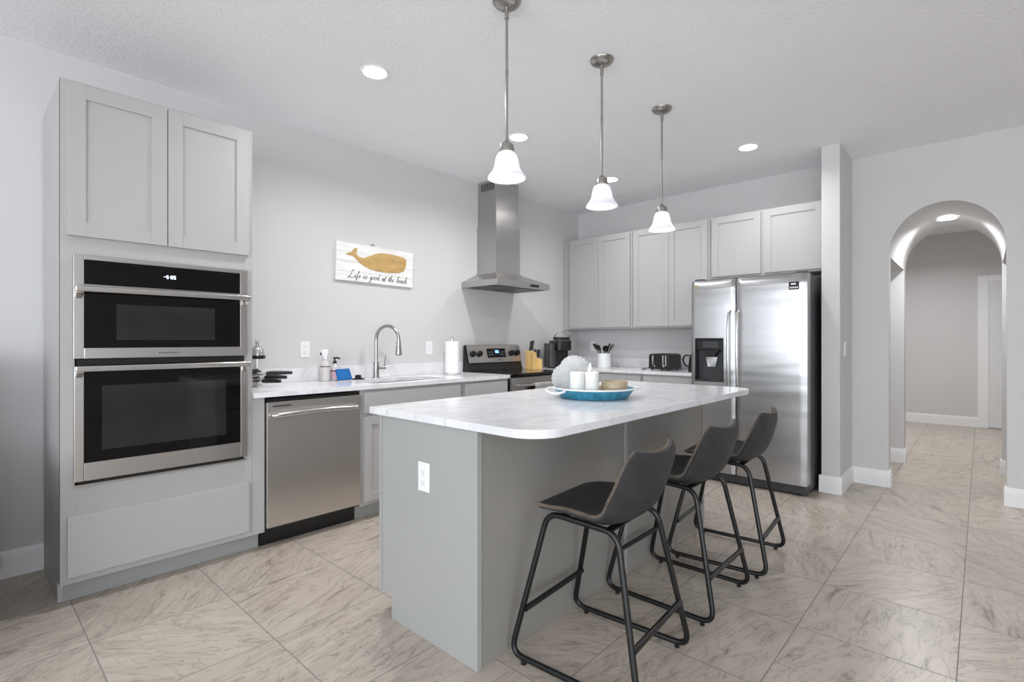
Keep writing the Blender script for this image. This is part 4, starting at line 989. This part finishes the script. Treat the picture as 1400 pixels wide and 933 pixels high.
# ------------------------------------------------------------------ things on the corner worktop
kb = thing('knife_block', 'pale bamboo knife block holding black-handled knives, right of the range', 'knife block', (4.17, 3.52, Z))
m = MB(); m.prism([(4.105, Z), (4.165, Z), (4.165, Z + .165), (4.105, Z + .195)], 3.46, 3.57, 'XZ', .003); m.prism([(4.1655, Z), (4.24, Z), (4.24, Z + .105), (4.1655, Z + .115)], 3.445, 3.555, 'XZ', .003); m.build('block', 'bamboo', kb)
def knife(x, y, z, L, lean, label):
    k_ = thing('knife', label, 'knife', (x, y, z), 0, 'knives in the bamboo block')
    d = Vector((.18, 0, 1)).normalized(); a = Vector((x, y, z))
    m = MB(); m.tube([a, a + d * .015], .008, 8); m.build('bolster', 'chrome', k_)
    m = MB(); m.tube([a + d * .015, a + d * (.015 + L * .5), a + d * (.015 + L)], .012, 10, rfun=lambda t: .0125 - .002 * math.sin(PI * t)); m.build('handle', 'black', k_)
for x, y, z, L, lb_ in ((4.122, 3.49, Z + .187, .10, 'front left black-handled knife in the tall part of the knife block'), (4.140, 3.535, Z + .177, .10, 'black-handled knife behind another in the tall part of the knife block')): knife(x, y, z, L, 0, lb_)
for x, y, z, L, lb_ in ((4.183, 3.475, Z + .114, .075, 'black-handled knife in the low part of the knife block, near its tall part'), (4.212, 3.48, Z + .111, .078, 'black-handled knife at the outer edge of the low knife block part'), (4.198, 3.525, Z + .112, .08, 'rear black-handled knife in the low part of the knife block')): knife(x, y, z, L, 0, lb_)
# pod coffee maker, turned towards the room
cm = thing('coffee_maker', 'black pod coffee maker with a raised lid handle in the corner', 'coffee maker', (4.55, 3.45, Z), R(-35))
def inlocal(o, fn):
    o0 = o.location.copy(); rz = o.rotation_euler.z; return o0, rz
def lpart(root, name, mt_, fn, par=None, smooth=35):
    m = MB(); fn(m); loc = root.location
    ob = m.build(name, mt_, None, smooth); ob.parent = par if par is not None else root; return ob
lpart(cm, 'water_tank', 'dark_grey', lambda m: m.prism(rrect(-.155, -.085, -.13, .10, .02), 0.012, .27, 'XY', .006))
lpart(cm, 'machine_body', 'black', lambda m: (m.prism(rrect(-.084, .10, -.02, .14, .03), 0, .30, 'XY', .006), m.prism(rrect(-.084, .10, -.15, .14, .03), 0, .022, 'XY', .004)))
lpart(cm, 'brew_head', 'black', lambda m: m.prism(rrect(-.078, .094, -.15, .02, .04), .19, .305, 'XY', .012, 3))
lpart(cm, 'lid', 'black', lambda m: m.prism(rrect(-.07, .085, -.13, .06, .035), .308, .338, 'XY', .008, 3))
lpart(cm, 'lid_handle', 'chrome', lambda m: m.tube(catmull([(-.075, -.02, .315), (-.07, -.10, .372), (.008, -.135, .395), (.085, -.10, .372), (.092, -.02, .315)], 8), .006, 10))
lpart(cm, 'drip_tray', 'chrome', lambda m: m.prism(rrect(-.06, .076, -.145, -.03, .03), .0225, .030, 'XY', .002))
# utensil crock
ux, uy = 4.90, 3.10
ck = thing('utensil_crock', 'white cylindrical crock on the back worktop under the upper cabinets', 'crock', (ux, uy, Z))
m = MB(); m.lathe([(0, Z), (.070, Z), (.074, Z + .004), (.074, Z + .155), (.071, Z + .158), (.068, Z + .155), (.068, Z + .008), (0, Z + .008)], (ux, uy, 0), 36); m.build('crock_body', 'ceramic_w', ck)
def utensil(kind, ang, lean, L, label):
    r_ = random.random() * .02 + .02
    b0 = Vector((ux - math.cos(ang) * .05 * lean, uy - math.sin(ang) * .05 * lean, Z + .012)); d = Vector((math.cos(ang) * lean, math.sin(ang) * lean, 1)).normalized()
    u = thing('kitchen_utensil', label, 'utensil', b0, 0, 'black utensils in the crock')
    m = MB(); m.tube([b0, b0 + d * L], .0055, 8); m.build('handle', 'black', u)
    e = b0 + d * L; q = d.to_track_quat('Z', 'Y').to_matrix().to_4x4(); mt = Matrix.Translation(e) @ q
    m = MB()
    if kind == 'spoon': t = bmesh.new(); bmesh.ops.create_uvsphere(t, u_segments=16, v_segments=10, radius=1); m.add(t, mt @ Matrix.Translation((0, 0, .035)) @ Matrix.Diagonal((.027, .009, .04, 1)))
    elif kind == 'spatula': m.prism(rrect(-.033, .033, -.002, .075, .012), -.003, .003, 'XZ', .001, mtx=mt)
    elif kind == 'ladle': m.lathe([(0, -.03), (.022, -.024), (.034, -.006), (.036, .01), (.033, .01), (.02, -.018), (0, -.026)], (0, 0, 0), 20, mtx=mt @ Matrix.Translation((0, -.02, .03)) @ Matrix.Rotation(R(70), 4, 'X'))
    else:
        for s_ in (-1, 0, 1): m.tube([mt @ Vector((s_ * .004, 0, 0)), mt @ Vector((s_ * .02, 0, .03)), mt @ Vector((s_ * .018, 0, .07))], .004, 6)
    m.build('head', 'black', u)
utensil('spatula', R(115), .55, .17, 'black spatula leaning over the corner side of the crock')
utensil('spoon', R(160), .42, .19, 'black spoon standing in the crock next to the spatula')
utensil('ladle', R(240), .12, .17, 'black ladle standing upright in the middle of the crock')
utensil('spoon', R(-75), .33, .20, 'tall black spoon in the crock, on its fridge side')
utensil('fork', R(-97), .64, .225, 'black pasta fork leaning low over the crock rim towards the fridge')
utensil('spatula', R(88), .64, .225, 'black turner leaning lowest over the crock rim towards the corner')
# toaster
tx, ty = 4.90, 2.37
to = thing('toaster', 'black four-slice toaster with chrome lever tracks on the back worktop', 'toaster', (tx, ty, Z))
tx0, tx1, ty0, ty1 = 4.785, 5.06, 2.275, 2.50
m = MB(); m.prism([(ty0, Z + .012), (ty1, Z + .012), (ty1 - .004, Z + .15), (ty1 - .02, Z + .165), (ty0 + .02, Z + .165), (ty0 + .004, Z + .15)], tx0, tx1, 'YZ', .006, 3)
for y in (ty0 + .03, ty1 - .03):
    for x in (tx0 + .03, tx1 - .03): m.cyl((x, y, Z), (x, y, Z + .016), .012, n=12)
tb = m.build('toaster_body', 'black', to)
m = MB()
for y in (ty0 + .045, ty0 + .10, ty1 - .10, ty1 - .045): m.box(tx0 + .03, tx1 - .03, y - .012, y + .012, Z + .1655, Z + .1675)
m.build('bread_slots', 'black_matte', to)
for y in (2.452, 2.342, 2.312):
    m = MB(); m.box(tx0 - .0035, tx0 + .001, y - .006, y + .006, Z + .05, Z + .15, .001); m.build('lever_track', 'chrome', to)
for y in (2.425, 2.327):
    m = MB(); m.lathe([(0, .018), (.011, .018), (.013, 0), (0, 0)], (tx0 - .001, y, Z + .045), 18, mtx=Matrix.Rotation(-PI / 2, 4, 'Y')); m.build('browning_knob', 'chrome', to)
m = MB(); m.tube(catmull([(tx0 + .05, ty1 + .001, Z + .02), (tx0 + .02, ty1 + .05, Z + .012), (tx0 - .03, ty1 + .06, Z + .006), (tx0 + .1, ty1 + .08, Z + .006)], 6), .0035, 8); m.build('power_cord', 'rubber', to)
# kettle mostly hidden by the fridge
kx_, ky_ = 4.80, 2.02
kt = thing('kettle', 'black kettle whose round handle peeks out beside the fridge', 'kettle', (kx_, ky_, Z))
m = MB(); m.lathe([(0, Z + .012), (.062, Z + .012), (.064, Z + .03), (.056, Z + .12), (.046, Z + .165), (.02, Z + .178), (0, Z + .18)], (kx_, ky_, 0), 28); m.build('kettle_body', 'black', kt)
m = MB(); m.lathe([(0, Z), (.066, Z), (.066, Z + .010), (0, Z + .0115)], (kx_, ky_, 0), 28); m.build('kettle_base', 'black', kt)
m = MB(); m.tube(catmull([(kx_ - .02, ky_ + .048, Z + .155), (kx_ - .03, ky_ + .085, Z + .155), (kx_ - .035, ky_ + .105, Z + .115), (kx_ - .03, ky_ + .085, Z + .065), (kx_ - .02, ky_ + .055, Z + .05)], 8), .0075, 10); m.build('handle', 'black', kt)

# ------------------------------------------------------------------ tray on the island
TX, TY = 2.285, 1.507
tr = thing('tray', 'round blue serving tray with a white rim and loop handles on the island', 'tray', (TX, TY, Z))
n = 96; t = bmesh.new()
def wob(k, a): return 1 + a * math.cos(k * 2 * PI * 24 / n)
pr = [(.0, 0, 0), (.168, 0, 0), (.176, .004, .006), (.199, .036, .012), (.214, .050, .004)]
pin = [(.210, .050, .004), (.194, .037, .012), (.170, .010, .006), (.160, .007, 0), (.0, .006, 0)]
rings = []
for r, z, a in pr + pin:
    rings.append([t.verts.new((TX + r * wob(k, a) * math.cos(2 * PI * k / n), TY + r * wob(k, a) * math.sin(2 * PI * k / n), Z + z)) for k in range(n)] if r else [t.verts.new((TX, TY, Z + z))])
for a, b in zip(rings, rings[1:]):
    for k in range(n):
        k2 = (k + 1) % n
        if len(a) == 1: t.faces.new((a[0], b[k2], b[k]))
        elif len(b) == 1: t.faces.new((a[k], a[k2], b[0]))
        else: t.faces.new((a[k], a[k2], b[k2], b[k]))
bmesh.ops.recalc_face_normals(t, faces=t.faces[:])
m = MB(); m.add(t); m.build('tray_dish', 'blue', tr, 50)
m = MB(); m.tube([(TX + .2125 * math.cos(2 * PI * k / 72), TY + .2125 * math.sin(2 * PI * k / 72), Z + .051) for k in range(72)], .0042, 8, True); m.build('rim', 'rope_w', tr)
for a in (R(152), R(-28)):
    def pp(r, s, z): return (TX + r * math.cos(a) - s * math.sin(a), TY + r * math.sin(a) + s * math.cos(a), Z + z)
    m = MB(); m.tube(catmull([pp(.200, -.068, .050), pp(.230, -.064, .050), pp(.258, -.036, .044), pp(.266, 0, .038), pp(.258, .036, .032), pp(.230, .064, .034), pp(.200, .068, .042)], 8), .0056, 10); m.build('handle', 'rope_w', tr)
ZT = Z + .0072
def candle(x, y, r, h, label, name='candle'):
    c = thing(name, label, 'candle', (x, y, ZT), 0, 'white candles on the tray')
    m = MB(); m.lathe([(0, ZT), (r, ZT), (r, ZT + h - .003), (r - .004, ZT + h), (r - .010, ZT + h - .002), (0, ZT + h - .006)], (x, y, 0), 36); m.build('wax', 'candle', c)
    m = MB(); m.tube([(x, y, ZT + h - .006), (x + .001, y, ZT + h + .006)], .0012, 6); m.build('wick', 'ink', c)
# view basis on the worktop: r = to the right as seen from the room, f = away
rx, ry = math.sin(THETA), -math.cos(THETA); fx2, fy2 = math.cos(THETA), math.sin(THETA)
def tp(r, f): return (TX + rx * r + fx2 * f, TY + ry * r + fy2 * f)
candle(*tp(-.098, -.075), .036, .130, 'white pillar candle beside the round white shells')
candle(*tp(-.024, -.080), .036, .130, 'white pillar candle between the other pillar candle and the amber glass')
candle(*tp(.021, -.010), .020, .060, 'small short white candle tucked beside the amber glass candle')
x, y = tp(.098, -.052)
cg = thing('jar_candle', 'wide low amber and grey jar candle on the blue tray', 'candle', (x, y, ZT))
m = MB(); m.lathe([(0, ZT), (.063, ZT), (.067, ZT + .004), (.067, ZT + .077), (.064, ZT + .080), (.062, ZT + .077), (.062, ZT + .060), (0, ZT + .060)], (x, y, 0), 40); m.build('jar', 'wicker', cg)
m = MB(); m.lathe([(0, ZT + .0605), (.061, ZT + .0605), (.061, ZT + .066), (0, ZT + .067)], (x, y, 0), 32); m.build('wax', 'candle', cg)
def fan(x, y, z, r, rz, lean, label, squash=1.0):
    """large ribbed half shell standing on its edge"""
    t = bmesh.new(); nr, na = 10, 64
    V = {}
    mt = Matrix.Translation((x, y, z)) @ Matrix.Rotation(rz, 4, 'Z') @ Matrix.Rotation(lean, 4, 'X')
    for i in range(nr + 1):
        for k in range(na):
            a = 2 * PI * k / na; q = i / nr; rr = r * q * (1 + .025 * q * math.cos(22 * a))
            V[i, k] = t.verts.new((rr * math.cos(a), .045 * (1 - q * q) * 1.0 + .004 * q * math.cos(22 * a), r + rr * math.sin(a) * squash))
    for i in range(nr):
        for k in range(na):
            k2 = (k + 1) % na
            if i == 0: 
                if k == 0: pass
            t.faces.new((V[i, k], V[i, k2], V[i + 1, k2], V[i + 1, k])) if i else None
    t.faces.new([V[1, k] for k in range(na)][::-1])
    for k in range(na): t.verts.remove(V[0, k])
    bmesh.ops.solidify(t, geom=t.faces[:], thickness=.004); bmesh.ops.recalc_face_normals(t, faces=t.faces[:])
    m = MB(); m.add(t, mt); o = m.build('seashell', 'shell_w', None, 60)
    return tag(o, label, 'seashell', 'white shells on the tray')
x, y = tp(-.142, .03); fan(x, y, ZT + .012, .078, THETA - PI / 2 + .15, R(-8), 'large round white shell standing at the rim behind the pillar candles')
x, y = tp(-.085, .115); fan(x, y, ZT + .052, .084, THETA - PI / 2 - .35, R(8), 'taller round white shell leaning behind the other one', .9)
x, y = tp(-.012, .055)
m = MB(); prf = []
for k in range(60):
    q = k / 59; prf.append((.040 * (1 - q) ** .8 * (1 + .10 * math.sin(q * 34)) + .002, ZT + q * .172))
m.lathe([(0, ZT)] + prf + [(0, ZT + .173)], (x, y, 0), 28)
tag(m.build('spire_shell', 'shell_w'), 'pointed white spiral shell rising behind the two pillar candles', 'seashell', 'white shells on the tray')

# ------------------------------------------------------------------ loose cable on the left
m = MB(); m.tube(catmull([(-.35, 3.60, .006), (-.15, 3.58, .006), (.02, 3.52, .012), (.12, 3.53, .05), (.165, 3.58, .11), (.13, 3.63, .15), (.02, 3.645, .145), (-.12, 3.64, .11), (-.3, 3.63, .05), (-.45, 3.62, .006)], 10), .0042, 8)
tag(m.build('power_cable', 'cord'), 'pale looped power cable lying against the baseboard left of the oven cabinet', 'cable')

# ------------------------------------------------------------------ dark sofa added out of frame on the left to shade the lower wall
so_ = thing('shade_sofa', 'dark upholstered sofa added unseen to shade the wall left of the oven cabinet', 'shade_sofa', (-.95, 3.1, 0))
m = MB(); m.box(-1.85, .04, 2.62, 3.56, .10, .40, .03, 3); m.build('sofa_base', 'fabric_dk', so_)
m = MB(); m.box(-1.85, .05, 3.30, 3.58, .40, 1.16, .07, 4); m.build('backrest', 'fabric_dk', so_)
for a, b in ((-1.85, -1.64), (-.18, .03)): MB().box(a, b, 2.62, 3.38, .40, .72, .06, 4).build('armrest', 'fabric_dk', so_)
for a, b in ((-1.63, -.91), (-.90, -.19)): MB().box(a, b, 2.60, 3.30, .401, .55, .05, 4).build('seat_cushion', 'fabric_dk', so_)
for x in (-1.78, -.05):
    for y in (2.68, 3.5): m = MB(); m.cyl((x, y, 0), (x, y, .11), .02, .028, n=14); m.build('leg', 'black', so_)
